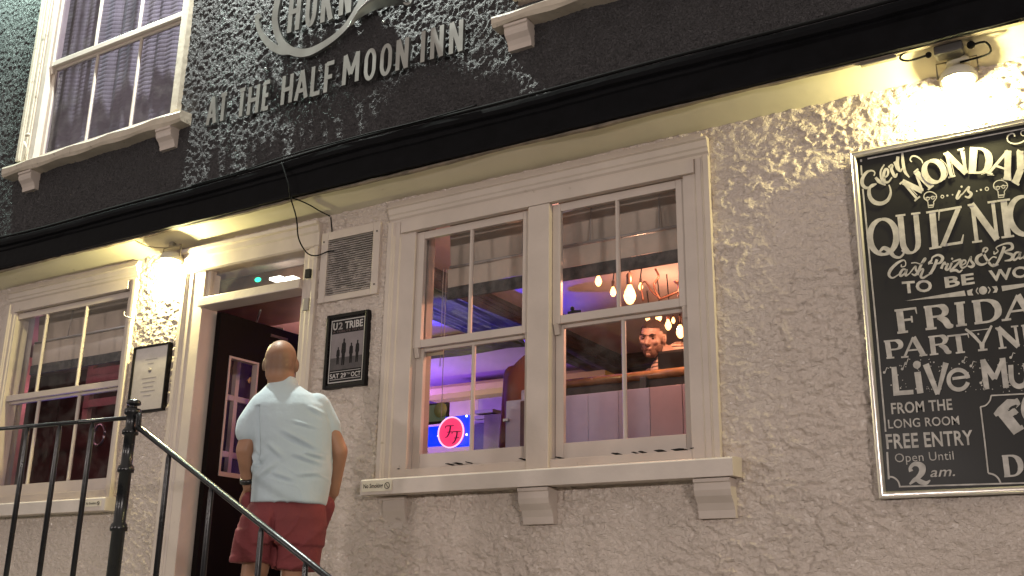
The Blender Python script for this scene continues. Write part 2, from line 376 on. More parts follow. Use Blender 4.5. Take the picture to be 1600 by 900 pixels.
# ------------------------------------------------------------------ windows
def sash_light(p, x0, x1, z0, zm, z1, cols, Y, stile=.045, top=.045, rail=.045, bot=.085, bar=.022, gl=None, bars=None):
    """one hung-sash light: the upper sash stands in front of the lower one"""
    gl = gl or m_glass
    for k, (a, c, yy, lo, hi, nm) in enumerate(((zm, z1, Y, rail, top, 'upper_sash'), (z0, zm+rail*.5, Y+.035, bot, rail*.9, 'lower_sash'))):
        b = MB()
        b.box(x0, x0+stile, yy, yy+.03, a, c, .004); b.box(x1-stile, x1, yy, yy+.03, a, c, .004)
        b.box(x0+stile, x1-stile, yy+.001, yy+.031, a, a+lo, .004); b.box(x0+stile, x1-stile, yy+.001, yy+.031, c-hi, c, .004)
        if k == 0:
            for xx in (x0+.005, x1-.035): b.prism_x([(yy+.002, a), (yy+.03, a), (yy+.03, a-.05), (yy+.018, a-.055), (yy+.012, a-.03)], xx, xx+.03)
        s = b.build(nm, m_trimdirty if nm == 'lower_sash' and False else m_trim, p)
        gx0, gx1 = x0+stile, x1-stile; w = (gx1-gx0)/cols
        cuts = [gx0+w*i for i in range(1, cols)] if bars is None else bars[k]
        for cxx in cuts:
            b = MB(); b.prism_z([(cxx-bar/2, yy+.022), (cxx-bar/2, yy+.012), (cxx-bar*.22, yy+.003), (cxx+bar*.22, yy+.003), (cxx+bar/2, yy+.012), (cxx+bar/2, yy+.022)], a+lo-.002, c-hi+.002); b.build('glazing_bar', m_trim, p)
        ed = [gx0]+list(cuts)+[gx1]
        for i in range(len(ed)-1):
            b = MB(); b.box(ed[i], ed[i+1], yy+.016, yy+.019, a+lo, c-hi); b.build('pane', gl, p)
def corbel(p, xc, w, ztop, Y, dep, h, m_=None):
    prof = [(Y, ztop), (Y-dep, ztop), (Y-dep, ztop-.016), (Y-dep*.92, ztop-.02), (Y-dep*.93, ztop-h*.30), (Y-dep*.86, ztop-h*.45), (Y-dep*.66, ztop-h*.62), (Y-dep*.55, ztop-h*.80), (Y-dep*.52, ztop-h), (Y, ztop-h)]
    b = MB(); b.prism_x(prof, xc-w/2, xc+w/2); b.build('corbel', m_ or m_trim, p)
def casing(name, x0, x1, z0, z1, Y, proud, w, mt):
    b = MB(); s1 = w*.36
    for side in (0, 1):
        xo, xi = (x0, x0+w) if side == 0 else (x1, x1-w); d = 1 if side == 0 else -1
        prof = [(xo, Y+.04), (xo, Y-proud), (xo+d*s1*.8, Y-proud), (xo+d*s1, Y-proud+.008), (xo+d*s1*1.15, Y-proud+.009), (xo+d*s1*1.35, Y-proud+.018), (xo+d*w*.8, Y-proud+.018), (xo+d*w*.86, Y-proud+.026), (xi, Y-proud+.028), (xi, Y+.04)]
        b.prism_z(prof, z0, z1)
    return b
# main two-light window
cw = .095
b = casing('w', MX0, MX1, MZ0, MZ1-.10, 4.70, .045, cw, m_trim)
prof = [(4.74, MZ1), (4.64, MZ1), (4.636, MZ1-.012), (4.648, MZ1-.018), (4.652, MZ1-.05), (4.660, MZ1-.058), (4.662, MZ1-.075), (4.672, MZ1-.085), (4.672, MZ1-.1), (4.74, MZ1-.1)]
b.prism_x(prof, MX0, MX1)
b.prism_x([(4.70, MZ1+.03), (4.66, MZ1+.03), (4.645, MZ1+.002), (4.70, MZ1+.002)], MX0-.0, MX1-.03)
mwin = b.build('window', m_trim, pub)
hx0, hx1 = gx(628, 350, 4.67), gx(1084, 255, 4.67)
hz0 = gz(1000, 287, 4.665)
b = MB(); b.box(hx0, hx1, 4.660, 4.70, hz0, MZ1-.101, .003); b.build('head_board', m_trim, mwin)
mu0, mu1 = gx(824, 520, 4.67), gx(858, 520, 4.67)
b = MB(); b.box(mu0, mu1, 4.665, 4.79, MZ0, hz0-.001, .004); b.build('mullion', m_trim, mwin)
jl, jr = gx(645, 500, 4.69), gx(1074, 470, 4.69)
zs0 = gz(735, 727, 4.70); zm = gz(735, 532, 4.70); zt = hz0-.004
for (xa, xb, yo) in ((MX0+cw-.004, jl, 0), (jr, MX1-cw+.004, 0)):
    b = MB(); b.box(xa, xb, 4.682, 4.80, MZ0, hz0, .003); b.build('inner_jamb', m_trim, mwin)
b = MB(); b.box(jl, mu0, 4.680, 4.80, MZ0, zs0, .003); b.box(mu1, jr, 4.680, 4.80, MZ0, zs0, .003); b.build('sub_sill', m_trim, mwin)
sash_light(mwin, jl, mu0-.002, zs0+.002, zm, zt, 2, 4.70, bars=([gx(735, 440, 4.71)], [gx(738, 610, 4.745)]), stile=.052)
zmr = gz(970, 492, 4.70)
sash_light(mwin, mu1+.002, jr, zs0+.002, zmr, zt, 2, 4.70, bars=([gx(965, 400, 4.71)], [gx(975, 600, 4.745)]), stile=.048)
sx0, sx1 = gx(564, 750, 4.56), gx(1144, 714, 4.56); szt = gz(860, 731.5, 4.56); szb = gz(860, 758, 4.56)
b = MB(); b.prism_x([(4.72, szt+.015), (4.575, szt+.004), (4.563, szt), (4.56, szt-.006), (4.56, szb), (4.72, szb+.004)], sx0, sx1); b.build('sill', m_trim, mwin)
for px in (603, 833, 1113):
    xc = gx(px, 775, 4.6); corbel(mwin, xc, .175 if px > 700 else .15, szb-.002, 4.72, .13 if px > 700 else .055, .175)
b = MB(); b.prism_z([(mu0-.05, 0), (mu0, 0)][:0] or [(-2.56, 4.715), (-2.52, 4.70), (-2.48, 4.715)], zmr+.05, zmr+.062)
b.sphere((-2.53, 4.712, zmr+.075), .012, 8, 6); b.build('sash_catch', m_dark, mwin)
# inner reveals of the window
b = MB(); b.box(MX0+.06, jl+.01, 4.805, 4.868, MZ0-.05, 3.8); b.box(jr-.01, MX1-.06, 4.805, 4.868, MZ0-.05, 3.8); b.box(jl, jr, 4.805, 4.868, MZ0-.05, MZ0-.005)
b.build('inner_reveal', mat('white inner reveal', (.30, .24, .21), .5), mwin)

chips = MB(); rr = random.Random(5)
for px, py, w in ((624, 733, 6), (700, 724.5, 9), (712, 723.5, 12), (730, 722, 4), (815, 717, 8), (872, 714.5, 9), (962, 708.5, 14), (990, 706.8, 5), (1002, 706, 8), (1030, 704, 16), (1060, 702, 22), (1082, 700.5, 8)):
    p = at(px, py, 4.69); w_ = w*.0016; n = 9
    chips.prism_y([(p.x+w_*math.cos(2*math.pi*i/n)*rr.uniform(.8, 1.1), p.z+.0028*math.sin(2*math.pi*i/n)*rr.uniform(.3, 1.5)) for i in range(n)], 4.6785, 4.679 if False else 4.734)
o = chips.build('paint_chips', m_dark, mwin); o['kind'] = 'stuff'
# left window (three panes wide)
b = casing('w', LX0, LX1, LZ0, LZ1-.10, 4.70, .045, .085, m_trim)
b.prism_x([(y, z-MZ1+LZ1) for y, z in prof], LX0, LX1)
b.prism_x([(4.70, LZ1+.03), (4.66, LZ1+.03), (4.645, LZ1+.002), (4.70, LZ1+.002)], LX0, LX1)
lwin = b.build('window', m_trim, pub)
lhz = gz(100, 472, 4.665)
lj0, lj1 = gx(-3, 560, 4.69), gx(203, 480, 4.69)
b = MB(); b.box(LX0+.085, LX1-.085, 4.660, 4.70, lhz, LZ1-.101, .003); b.build('head_board', m_trim, lwin)
lzs = gz(80, 771, 4.70); lzm = gz(90, 616, 4.70)
for (xa, xb) in ((LX0+.081, lj0), (lj1, LX1-.081)):
    b = MB(); b.box(xa, xb, 4.682, 4.80, LZ0, lhz, .003); b.build('inner_jamb', m_trim, lwin)
b = MB(); b.box(lj0, lj1, 4.680, 4.80, LZ0, lzs, .003); b.build('sub_sill', m_trim, lwin)
sash_light(lwin, lj0, lj1, lzs+.002, lzm, lhz-.004, 3, 4.70)
lsx1 = gx(164.7, 778, 4.56); lst = gz(100, 781, 4.56); lsb = gz(100, 800.5, 4.56)
b = MB(); b.prism_x([(4.72, lst+.015), (4.575, lst+.004), (4.563, lst), (4.56, lst-.006), (4.56, lsb), (4.72, lsb+.004)], LX0-.12, lsx1); b.build('sill', m_trim, lwin)
for a_, c_ in ((lj1-.01, LX1-.05), (LX0+.05, lj0+.01)):
    b = MB(); b.box(a_, c_, 4.805, 4.868, LZ0-.05, 3.8); b.build('inner_reveal', m_inwall, lwin)

b = MB(); p = at(199, 490, 4.62); b.tube(spl([(p.x+.015, 4.65, p.z-.03), (p.x+.02, 4.62, p.z-.03), (p.x, 4.60, p.z-.02), (p.x-.012, 4.60, p.z+.01)], 5), .005, 6); b.build('hook', m_slat, lwin)
# upper windows on the black storey
def upper_window(x0, x1, z0, z1, cols, zmeet, sillx0, sillx1, corb, zst, zsb):
    b = casing('w', x0, x1, z0, z1, 4.50, .05, .10, m_trim)
    b.prism_x([(4.56, z1+.1), (4.43, z1+.1), (4.45, z1), (4.56, z1)], x0, x1)
    w = b.build('window', m_trimdirty, pub)
    a, c = x0+.165, x1-.075
    for (xa, xb) in ((x0+.098, a), (c, x1-.098+.02)):
        b = MB(); b.box(xa, xb, 4.488, 4.60, z0, z1, .003); b.build('inner_jamb', m_trim, w)
    sash_light(w, a, c, z0+.003, zmeet, z1-.002, cols, 4.505, gl=m_glassd, bot=.05, stile=.04, bar=.024)
    xs_ = [sillx0+(sillx1-sillx0)*i/30 for i in range(31)]
    pr = [(4.52, zst+.02), (4.40, zst+.008), (4.385, zst), (4.38, zst-.01), (4.385, zsb+.02), (4.40, zsb), (4.52, zsb-.005)]
    vs = []; fs = []; n = len(pr)
    for i, x in enumerate(xs_):
        for k, (y, z) in enumerate(pr): vs.append((x, y, z+.006*math.sin(i*.9+k)*(.3 if k < 3 else 1)))
    for i in range(30):
        for k in range(n): fs.append((i*n+k, i*n+(k+1) % n, (i+1)*n+(k+1) % n, (i+1)*n+k))
    fs += [tuple(range(n)), tuple(range(30*n, 31*n))]
    b = MB(); b.add(vs, fs); b.build('sill', m_trimdirty, w)
    for xc in corb: corbel(w, xc, .15, zsb-.004, 4.52, .12, .14)
    return w
uw = upper_window(UWX0, UWX1, 4.86, 6.9, 3, gz(180, 68, 4.52), gx(5, 262, 4.39), gx(282, 180, 4.39), (gx(38, 290, 4.42), gx(255, 222, 4.42)), gz(60, 245, 4.39), gz(60, 258, 4.39))
# net curtains with horizontal ribs
def curtain(x0, x1, z0, z1, Y, parentlabel):
    vs = []; fs = []; nz = int((z1-z0)/.012); nx = 80
    for j in range(nz+1):
        for i in range(nx+1):
            x = x0+(x1-x0)*i/nx
            vs.append((x, Y+.02*math.sin(x*16)+.012*math.sin(x*41+1)+(.0025 if j % 3 == 0 else 0), z0+(z1-z0)*j/nz))
    for j in range(nz):
        for i in range(nx): a = j*(nx+1)+i; fs.append((a, a+1, a+nx+2, a+nx+1))
    b = MB(); b.add(vs, fs); o = b.build('net_curtain', m_net); tag(o, parentlabel, 'curtain'); return o
curtain(UWX0, UWX1, 4.85, 6.9, 4.66, 'ribbed grey net curtain hanging behind the upper left sash window')
b = MB(); b.box(UWX0-.3, UWX1+.3, 4.95, 5.0, 4.7, 7.3); b.build('dark_lining', m_dark, pub)
urw = upper_window(URX0, -1.25, 4.87, 6.9, 3, 5.9, gx(768, 52, 4.39), -1.15, (gx(807, 60, 4.42), -1.4), gz(800, 18, 4.39), gz(800, 32, 4.39))
curtain(URX0+.1, -1.3, 4.87, 6.9, 4.66, 'ribbed grey net curtain behind the upper right window, mostly above the frame')
b = MB(); b.box(-3, -1, 4.95, 5.0, 4.7, 7.3); b.build('dark_lining', m_dark, pub)
b = MB(); b.tube([at(32, 255, 4.44), at(38, 250, 4.43), at(42, 232, 4.42), at(38, 222, 4.41)], .008, 8); b.sphere(at(43, 211, 4.42), (.028, .012, .016)); o = b.build('sill_bracket', m_trimdirty, uw)
o.name = 'pipe_clip'

# ------------------------------------------------------------------ door
Yd = 4.66
ix0 = gx(318, 470, 4.69); ix1 = gx(474, 440, 4.69)
b = casing('d', DX0, DX1, 1.15, DZ1-.16, 4.70, .045, .10, m_trim)
b.prism_x([(4.74, DZ1), (4.62, DZ1), (4.625, DZ1-.02), (4.645, DZ1-.026), (4.648, DZ1-.06), (4.660, DZ1-.07), (4.664, DZ1-.15), (4.676, DZ1-.16), (4.74, DZ1-.16)], DX0, DX1)
dfr = b.build('door_frame', m_trim, pub)
b = MB(); b.box(DX0+.098, ix0, 4.684, 4.82, 1.15, DZ1-.161, .004); b.box(ix1, DX1-.098, 4.684, 4.82, 1.15, DZ1-.161, .004); b.build('jamb', m_trim, dfr)
tbz0, tbz1 = gz(400, 463, 4.665), gz(400, 449, 4.665)
b = MB(); b.box(ix0-.02, ix1, 4.655, 4.80, tbz0, tbz1, .006); b.build('transom_bar', m_trim, dfr)
tz1 = gz(400, 407, 4.70)
b = MB(); b.box(ix0, ix1, 4.69, 4.80, tz1, DZ1-.155, .003); b.box(ix0, ix0+.035, 4.70, 4.75, tbz1, tz1, .003); b.build('transom_head', m_trim, dfr)
b = MB(); b.box(ix0+.035, ix1, 4.72, 4.724, tbz1, tz1); b.build('transom_glass', glass_mat('transom glass', mixmin=.16), dfr)
b = MB(); b.box(gx(478, 430, 4.65), gx(485, 430, 4.65), 4.64, 4.66, gz(482, 434, 4.65), gz(482, 421, 4.65)); b.build('door_sensor', m_dark, dfr)
b = MB(); b.box(gx(474, 475, 4.65), gx(482, 475, 4.65), 4.645, 4.66, gz(478, 485, 4.65), gz(478, 466, 4.65), .003); b.build('door_contact', m_slat, dfr)
# leaf: opened inwards, hinged on the left jamb
hx, hy = ix0+.02, 4.80
leafang = math.atan2(.995, .06)
leaf = bpy.data.objects.new('door', None)
LW_, LT_, LZT, LZB = .80, .045, tbz0-.012, 1.29
def lbox(bb, u0, u1, t0, t1, z0, z1, bev=0):
    t = MB(); t.box(u0, u1, t0, t1, z0, z1, bev)
    c, s_ = math.cos(leafang), math.sin(leafang)
    bb.add([(hx+u*c-v*s_, hy+u*s_+v*c, z) for u, v, z in t.v], t.f)
g0, g1 = .10, .36; h0, h1 = .46, .70; gzb, gzt = 2.36, 3.16
b = MB()
for u0, u1, z0, z1 in ((0, g0, LZB, LZT), (g1, h0, LZB, LZT), (h1, LW_, LZB, LZT), (g0, g1, gzt, LZT), (g0, g1, LZB, gzb), (h0, h1, gzt, LZT), (h0, h1, LZB, gzb)):
    lbox(b, u0, u1, -LT_, 0, z0, z1)
leaf = b.build('door', m_door, pub)
for (a, c) in ((g0, g1), (h0, h1)):
    b = MB(); lbox(b, a, c, -.026, -.020, gzb, gzt); b.build('door_glass', m_glass, leaf)
    b = MB()
    lbox(b, a, a+.014, -LT_-.006, -.0, gzb, gzt); lbox(b, c-.014, c, -LT_-.006, 0, gzb, gzt); lbox(b, a+.014, c-.014, -LT_-.006, 0, gzb, gzb+.03); lbox(b, a+.014, c-.014, -LT_-.006, 0, gzt-.014, gzt)
    b.build('glass_bead', mat('pale bead', (.45, .35, .33), .4), leaf)
b = MB(); lbox(b, .44, .60, -LT_-.012, -LT_, LZT-.075, LZT-.055); b.build('closer_plate', mat('bronze plate', (.10, .08, .07), .35, metal=.6), leaf)
b = MB(); lbox(b, .70, .74, -LT_-.03, -LT_, 2.2, 2.5, .005); b.build('handle', m_steel, leaf)
b = MB(); b.tube([(hx+.25, hy+.15, LZT+.02), (hx-.2, hy+.55, LZT+.06), (hx+.02, hy+.62, LZT+.03)], .008, 6); b.build('closer_arm', m_steel, leaf)

# vent grille above the poster
VX0, VX1 = gx(504, 400, 4.68), gx(595, 400, 4.68); VZ0, VZ1 = gz(548, 467, 4.68), gz(550, 357, 4.68)
gx0_, gx1_ = gx(511, 420, 4.67), gx(582, 410, 4.67); gz0_, gz1_ = gz(545, 457, 4.67), gz(548, 369, 4.67)
vent = empty('vent_grille', ((VX0+VX1)/2, 4.68, VZ0), 'square louvred vent in a cream frame above the band poster', 'vent')
b = MB()
for (a, c, e, d) in ((VX0, gx0_, VZ0, VZ1), (gx1_, VX1, VZ0, VZ1), (gx0_, gx1_, VZ0, gz0_), (gx0_, gx1_, gz1_, VZ1)):
    b.box(a, c, 4.662, 4.70, e, d, .004)
b.build('frame', m_trim, vent)
b = MB(); b.box(gx0_-.002, gx1_+.002, 4.694, 4.70, gz0_-.002, gz1_+.002); b.build('backing', m_dark, vent)
ns = 25; first = None
for i in range(ns):
    z = gz0_+(gz1_-gz0_)*(i+.5)/ns; hh = (gz1_-gz0_)/ns
    if first is None:
        b = MB(); b.prism_x([(4.668, z-hh*.20), (4.668, z+hh*.12), (4.688, z+hh*.34), (4.690, z+hh*.20)], gx0_, gx1_); first = b.build('slat', m_slat, vent); z_first = z
    else:
        o = link_mesh('slat', first.data, None, vent); o.location.z = z-z_first
for x, z in ((VX1-.025, VZ1-.06), (VX1-.025, VZ0+.06), (VX0+.02, VZ1-.06)):
    b = MB(); b.sphere((x, 4.661, z), (.006, .003, .006), 8, 6); b.build('screw', m_dark, vent)

# ------------------------------------------------------------------ brush lettering: ribbons drawn on a plane y = const
class Brush:
    def __init__(s, Y, mapper=None): s.Y = Y; s.mb = MB(); s.k = 0; s.map = mapper
    def rib(s, pts, w, closed=False):
        pts = [np.array(p, float) for p in pts]; n = len(pts)
        ws = w if isinstance(w, (list, tuple)) else [w]*n
        if len(ws) != n: ws = list(np.interp(np.linspace(0, 1, n), np.linspace(0, 1, len(ws)), ws))
        L, Rr = [], []
        for i, p in enumerate(pts):
            a = pts[(i-1) % n] if (closed or i > 0) else p; c = pts[(i+1) % n] if (closed or i < n-1) else p
            t = c-a; l = np.hypot(*t) or 1; nn = np.array([-t[1], t[0]])/l
            L.append(p+nn*ws[i]/2); Rr.append(p-nn*ws[i]/2)
        s.k += 1; Y = s.Y-.00025*(s.k % 12)
        vs = [at(q[0], q[1], Y) for q in L]+[at(q[0], q[1], Y) for q in Rr]
        fs = [(i, (i+1) % n, n+(i+1) % n, n+i) for i in range(n if closed else n-1)]
        s.mb.add(vs, fs); return s
    def poly(s, pts):
        s.k += 1; Y = s.Y-.00025*(s.k % 12)
        s.mb.add([at(x, y, Y) for x, y in pts], [tuple(range(len(pts)))]); return s
    def disc(s, c, r, n=14): return s.poly([(c[0]+r*math.cos(2*math.pi*i/n), c[1]+r*math.sin(2*math.pi*i/n)) for i in range(n)])
    def ring(s, c, rx, ry, w, a0=0, a1=360, rot=0, n=28):
        full = abs(a1-a0) >= 360; pts = []
        for i in range(n if full else n+1):
            t = R(a0+(a1-a0)*i/n); x, y = rx*math.cos(t), -ry*math.sin(t); cr, sr = math.cos(R(rot)), math.sin(R(rot))
            pts.append((c[0]+x*cr+y*sr, c[1]-x*sr+y*cr))
        return s.rib(pts, w, full)
    def build(s, name, m_, parent): return s.mb.build(name, m_, parent)
def arc(cx, cy, rx, ry, a0, a1, n=14):
    return [(cx+rx*math.cos(R(a0+(a1-a0)*i/n)), cy+ry*math.sin(R(a0+(a1-a0)*i/n))) for i in range(n+1)]
# serif alphabet in a unit box: (path, widths as share of the box height)
T, t_ = 1.0, .32
def serif(ch):
    S = lambda x0, x1, y: ([(x0, y), (x1, y)], [t_, t_])
    g = {
    'I': [([(.5, 0), (.5, 1)], [T, T]), S(.1, .9, .02), S(.1, .9, .98)],
    'N': [([(.16, 0), (.16, 1)], [.62, .62]), ([(.12, 1), (.86, 0)], [T, T]), ([(.86, 0), (.86, 1)], [.55, .55]), S(0, .34, .02), S(0, .2, .98), S(.68, 1, .98)],
    'M': [([(.13, 0), (.17, 1)], [.45, .45]), ([(.17, 1), (.5, .12)], [T, T]), ([(.5, .12), (.83, 1)], [.45, .45]), ([(.83, 1), (.87, 0)], [T, T]), S(0, .28, .02), S(.7, 1, .02), S(.02, .24, .98), S(.76, .98, .98)],
    'A': [([(.12, 0), (.5, 1)], [.45, .45]), ([(.5, 1), (.86, 0)], [T, T]), ([(.25, .34), (.72, .34)], [t_, t_]), S(0, .28, .02), S(.7, 1, .02)],
    'V': [([(.1, 1), (.5, 0)], [T, T]), ([(.5, 0), (.9, 1)], [.45, .45])],
    'Y': [([(.14, 1), (.5, .48)], [T, T]), ([(.5, .48), (.86, 1)], [.5, .5]), ([(.5, .5), (.5, 0)], [T, T]), S(0, .3, .98), S(.72, 1, .98), S(.28, .72, .02)],
    'U': [([(.2, 1)]+arc(.5, .3, .3, .29, 180, 360)+[(.8, 1)], [T, T, T, T, .5, .38, .5, T*.9, T*.9, T*.9]), S(.02, .4, .98), S(.62, .98, .98)],
    'O': [(arc(.5, .5, .40, .47, 90, 450, 28), [.4, .75, T, T, .75, .4, .75, T, T, .75, .4])],
    'D': [([(.2, 0), (.2, 1)], [T, T]), ([(.05, .97), (.45, .97)]+arc(.45, .5, .42, .465, 88, -88, 16)+[(.05, .03)], [t_, t_, .6, T, T, T, .6, t_, t_])],
    'P': [([(.22, 0), (.22, 1)], [T, T]), ([(.05, .97), (.5, .97)]+arc(.55, .72, .33, .25, 88, -88, 12)+[(.22, .47)], [t_, t_, T*.9, T, T*.9, t_, t_]), S(.05, .45, .02)],
    'R': [([(.2, 0), (.2, 1)], [T, T]), ([(.05, .97), (.48, .97)]+arc(.5, .74, .28, .23, 88, -88, 12)+[(.22, .51)], [t_, t_, T*.9, T, T*.9, t_, t_]), S(.02, .4, .02), (spl([(.5, .5), (.72, .3), (.82, .08), (.98, .02)]), [.7, T, T, .4])],
    'F': [([(.25, 0), (.25, 1)], [T, T]), S(.05, .95, .965), ([(.92, 1), (.95, .72)], [.3, .12]), ([(.25, .52), (.72, .52)], [t_, t_]), ([(.72, .66), (.72, .38)], [.25, .25]), S(.05, .5, .02)],
    'T': [([(.5, 0), (.5, 1)], [T, T]), S(.02, .98, .96), ([(.03, 1), (.0, .74)], [.3, .12]), ([(.97, 1), (1., .74)], [.3, .12]), S(.28, .72, .02)],
    'Z': [([(.85, .96), (.12, .03)], [T*.9, T*.9]), ([(.02, .96), (.98, .97)], [.45, .45]), ([(.04, .97), (.0, .7)], [.35, .12]), ([(.02, .04), (.95, .04)], [.5, .5]), ([(.9, .03), (1., .24)], [.5, .2])],
    'G': [(arc(.52, .5, .44, .47, 45, 325, 24), [.3, .4, .75, T, T, T, .75, .45, .5]), ([(.84, .42), (.84, .1)], [T*.8, T*.8]), S(.66, 1.0, .43)],
    'H': [([(.17, 0), (.17, 1)], [T, T]), ([(.83, 0), (.83, 1)], [T, T]), ([(.17, .5), (.83, .5)], [t_, t_]), S(0, .34, .02), S(0, .34, .98), S(.66, 1, .02), S(.66, 1, .98)],
    'Q': [(arc(.5, .5, .40, .47, 90, 450, 28), [.4, .75, T, T, .75, .4, .75, T, T, .75, .4]), (spl([(.36, .12), (.5, .2), (.66, .1), (.78, -.05), (.95, -.1), (1.08, 0), (1.02, .08)]), [.3, .6, .8, .5, .35, .3, .2])],
    }
    return g[ch]
def put(br, ch, BL, BR, TL, thick, conv=lambda p: p):
    """draws one serif letter into the parallelogram given by three pixel corners"""
    BL, BR, TL = [np.array(conv(p), float) for p in (BL, BR, TL)]
    du, dv = BR-BL, TL-BL
    for path, ws in serif(ch):
        br.rib([BL+du*u+dv*v for u, v in path], [w*thick for w in ws])
c1 = lambda p: (1340+p[0]/6.4286, 190+p[1]/6.4286)
c2 = lambda p: (1460+p[0]/6.4286, 180+p[1]/6.4286)
c3 = lambda p: (1350+p[0]/6.923, 310+p[1]/6.923)
c4 = lambda p: (1470+p[0]/6.923, 300+p[1]/6.923)
c5 = lambda p: (1370+p[0]/6.4304, 420+p[1]/6.4304)
c6 = lambda p: (1370+p[0]/6.4304, 550+p[1]/6.4304)
c7 = lambda p: (1370+p[0]/6.9217, 660+p[1]/6.9217)

def text_mesh(body, bold=0.0, shear=0.0, spacing=1.0):
    cu = bpy.data.curves.new('txt', 'FONT'); cu.body = body; cu.offset = bold; cu.shear = shear; cu.space_character = spacing; cu.resolution_u = 3
    o = bpy.data.objects.new('txt', cu); col.objects.link(o); dg = bpy.context.evaluated_depsgraph_get()
    me = bpy.data.meshes.new_from_object(o.evaluated_get(dg)); v = np.array([x.co[:] for x in me.vertices]); f = [tuple(p.vertices) for p in me.polygons]
    bpy.data.objects.remove(o); bpy.data.curves.remove(cu); bpy.data.meshes.remove(me); return v, f
def text_px(name, body, BL, BR, h, Y, m_, parent, conv=lambda p: p, bold=.015, shear=0, spacing=1.05, into=None):
    """sans lettering between two pixel points of the baseline, cap height h pixels"""
    v, f = text_mesh(body, bold, shear, spacing); cap = .729
    u = (v[:, 0]-v[:, 0].min())/(v[:, 0].max()-v[:, 0].min()); w = v[:, 1]/cap
    BL, BR = np.array(conv(BL), float), np.array(conv(BR), float); k = conv((0, h))[1]-conv((0, 0))[1]
    up = np.array([-.01*k-(.0), -k])
    mid = (BL+BR)/2; tilt = (mid[0]-878)/(mid[1]+4800); up = np.array([-tilt*k, -k])
    vs = [at(*(BL+(BR-BL)*a+up*c), Y) for a, c in zip(u, w)]
    mb = into or MB(); mb.add(vs, f)
    if into: return None
    return mb.build(name, m_, parent)

# ------------------------------------------------------------------ chalk-style event board
BX0, BX1 = gx(1327.2, 238.6, 4.64), .04
BZ1, BZ0 = gz(1327.2, 238.6, 4.64), gz(1372.2, 778.9, 4.64)
board = empty('event_board', ((BX0+BX1)/2, 4.66, BZ0), 'large black event board with cream hand lettering in a silver frame', 'sign')
b = MB(); fw = .028
def mould(bb, p, q):
    pass
fr = [(0, .0), (0, -.030), (.006, -.034), (.012, -.028), (.016, -.028), (.022, -.034), (.028, -.024), (.028, 0)]
outer = [(BX0, BZ0), (BX1, BZ0), (BX1, BZ1), (BX0, BZ1)]; inn = [(1, 1), (-1, 1), (-1, -1), (1, -1)]
vs = []; n = len(fr)
for (x, z), (dx, dz) in zip(outer, inn):
    for d, yy in fr: vs.append((x+dx*d, 4.672+yy, z+dz*d))
fs = []
for c in range(4):
    d = (c+1) % 4
    for k in range(n-1): fs.append((c*n+k, c*n+k+1, d*n+k+1, d*n+k))
b.add(vs, fs); b.build('frame', m_chrome, board)
b = MB(); b.box(BX0+.02, BX1-.02, 4.655, 4.675, BZ0+.02, BZ1-.02); b.build('panel', m_board, board)
YB = 4.652
B = Brush(YB)      # ruled border
B.rib([c1((35, 380)), c1((36, 405))], 3).rib([c1((35, 440)), c1((42, 540))], 2.6)
B.rib([c1((52, 675)), c1((75, 900)), (1370, 520), (1383.9, 674.6)], 2.6)
B.rib([(1355.5, 248), (1600, 200.8), (1704, 180)], [2.2, 1.8, 1.8]); B.rib([(1704, 180), (1722, 748)], 2.2)
B.rib([c7((112, 320)), c7((130, 615))], 3); B.rib([c7(p) for p in spl([(125, 590), (165, 590), (205, 610), (235, 645), (252, 700)])], 2.6)
B.rib([c7((240, 695)), c7((1592, 655)), (1722, 749)], 2.4)
B.rib([c6((1480, 420)), c6((1150, 437)), c6((1150, 445))], 2.2); B.rib([c6(p) for p in spl([(1150, 437), (1135, 490), (1095, 535), (1040, 552)])], 2.2)
B.rib([c6((1042, 550)), c6((1085, 900)), c7((1205, 545))], 2.4); B.rib([c7(p) for p in spl([(1205, 548), (1265, 565), (1310, 600), (1340, 655)])], 2.6)
B.rib([c6((1480, 420)), (1700, 602)], 2.2)
B.rib([c2(p) for p in spl([(805, 215), (800, 190), (770, 185), (735, 215), (740, 260), (790, 285), (860, 278), (930, 240)])], 2.2); B.ring(c2((895, 180)), 4.2, 4.2, 1.6)
B.build('border_line', m_chalk, board)
B = Brush(YB)      # Every
E_ = lambda pts, w: B.rib([c1(p) for p in spl(pts)], w)
E_([(165, 545), (172, 510), (140, 492), (90, 510), (50, 570), (48, 630), (85, 665), (140, 655), (190, 625)], [2, 2, 3, 5, 6, 5, 3, 2])
E_([(190, 625), (140, 640), (115, 690), (125, 760), (170, 810), (240, 822), (300, 790), (330, 730), (330, 680), (315, 635)], [2, 4, 6, 7, 6, 5, 3, 2])
E_([(180, 560), (215, 600), (280, 640)], [4, 6, 2]); E_([(280, 640), (240, 580), (232, 500), (268, 430)], [2, 3, 3, 2])
E_([(260, 570), (300, 540), (305, 490), (280, 480), (262, 530), (270, 600), (310, 605), (345, 560)], [2, 3, 4, 4, 5, 5, 3, 2])
E_([(310, 460), (345, 440), (340, 480), (375, 550), (400, 520)], [3, 5, 5, 5, 2]); E_([(375, 400), (405, 470), (430, 500)], [6, 6, 4])
E_([(405, 350), (400, 420), (425, 495), (450, 470)], [5, 5, 4, 2]); E_([(450, 315), (455, 400), (475, 500), (520, 560)], [3, 5, 5, 2])
B.build('word_every', m_chalk, board)
B = Brush(YB)      # MONDAY on an arch
tk = 10.0
put(B, 'M', (575, 800), (768, 640), (415, 628), tk*.85, c1)
put(B, 'O', (712, 655), (925, 560), (610, 440), tk, c1)
E_([(545, 405), (528, 385), (545, 350), (590, 350), (640, 385), (655, 420)], [2, 2, 2.5, 2.5, 2, 1.5])
put(B, 'N', (140, 632), (350, 575), (88, 385), tk*.9, c2)
put(B, 'D', (330, 582), (575, 592), (345, 322), tk*1.15, c2)
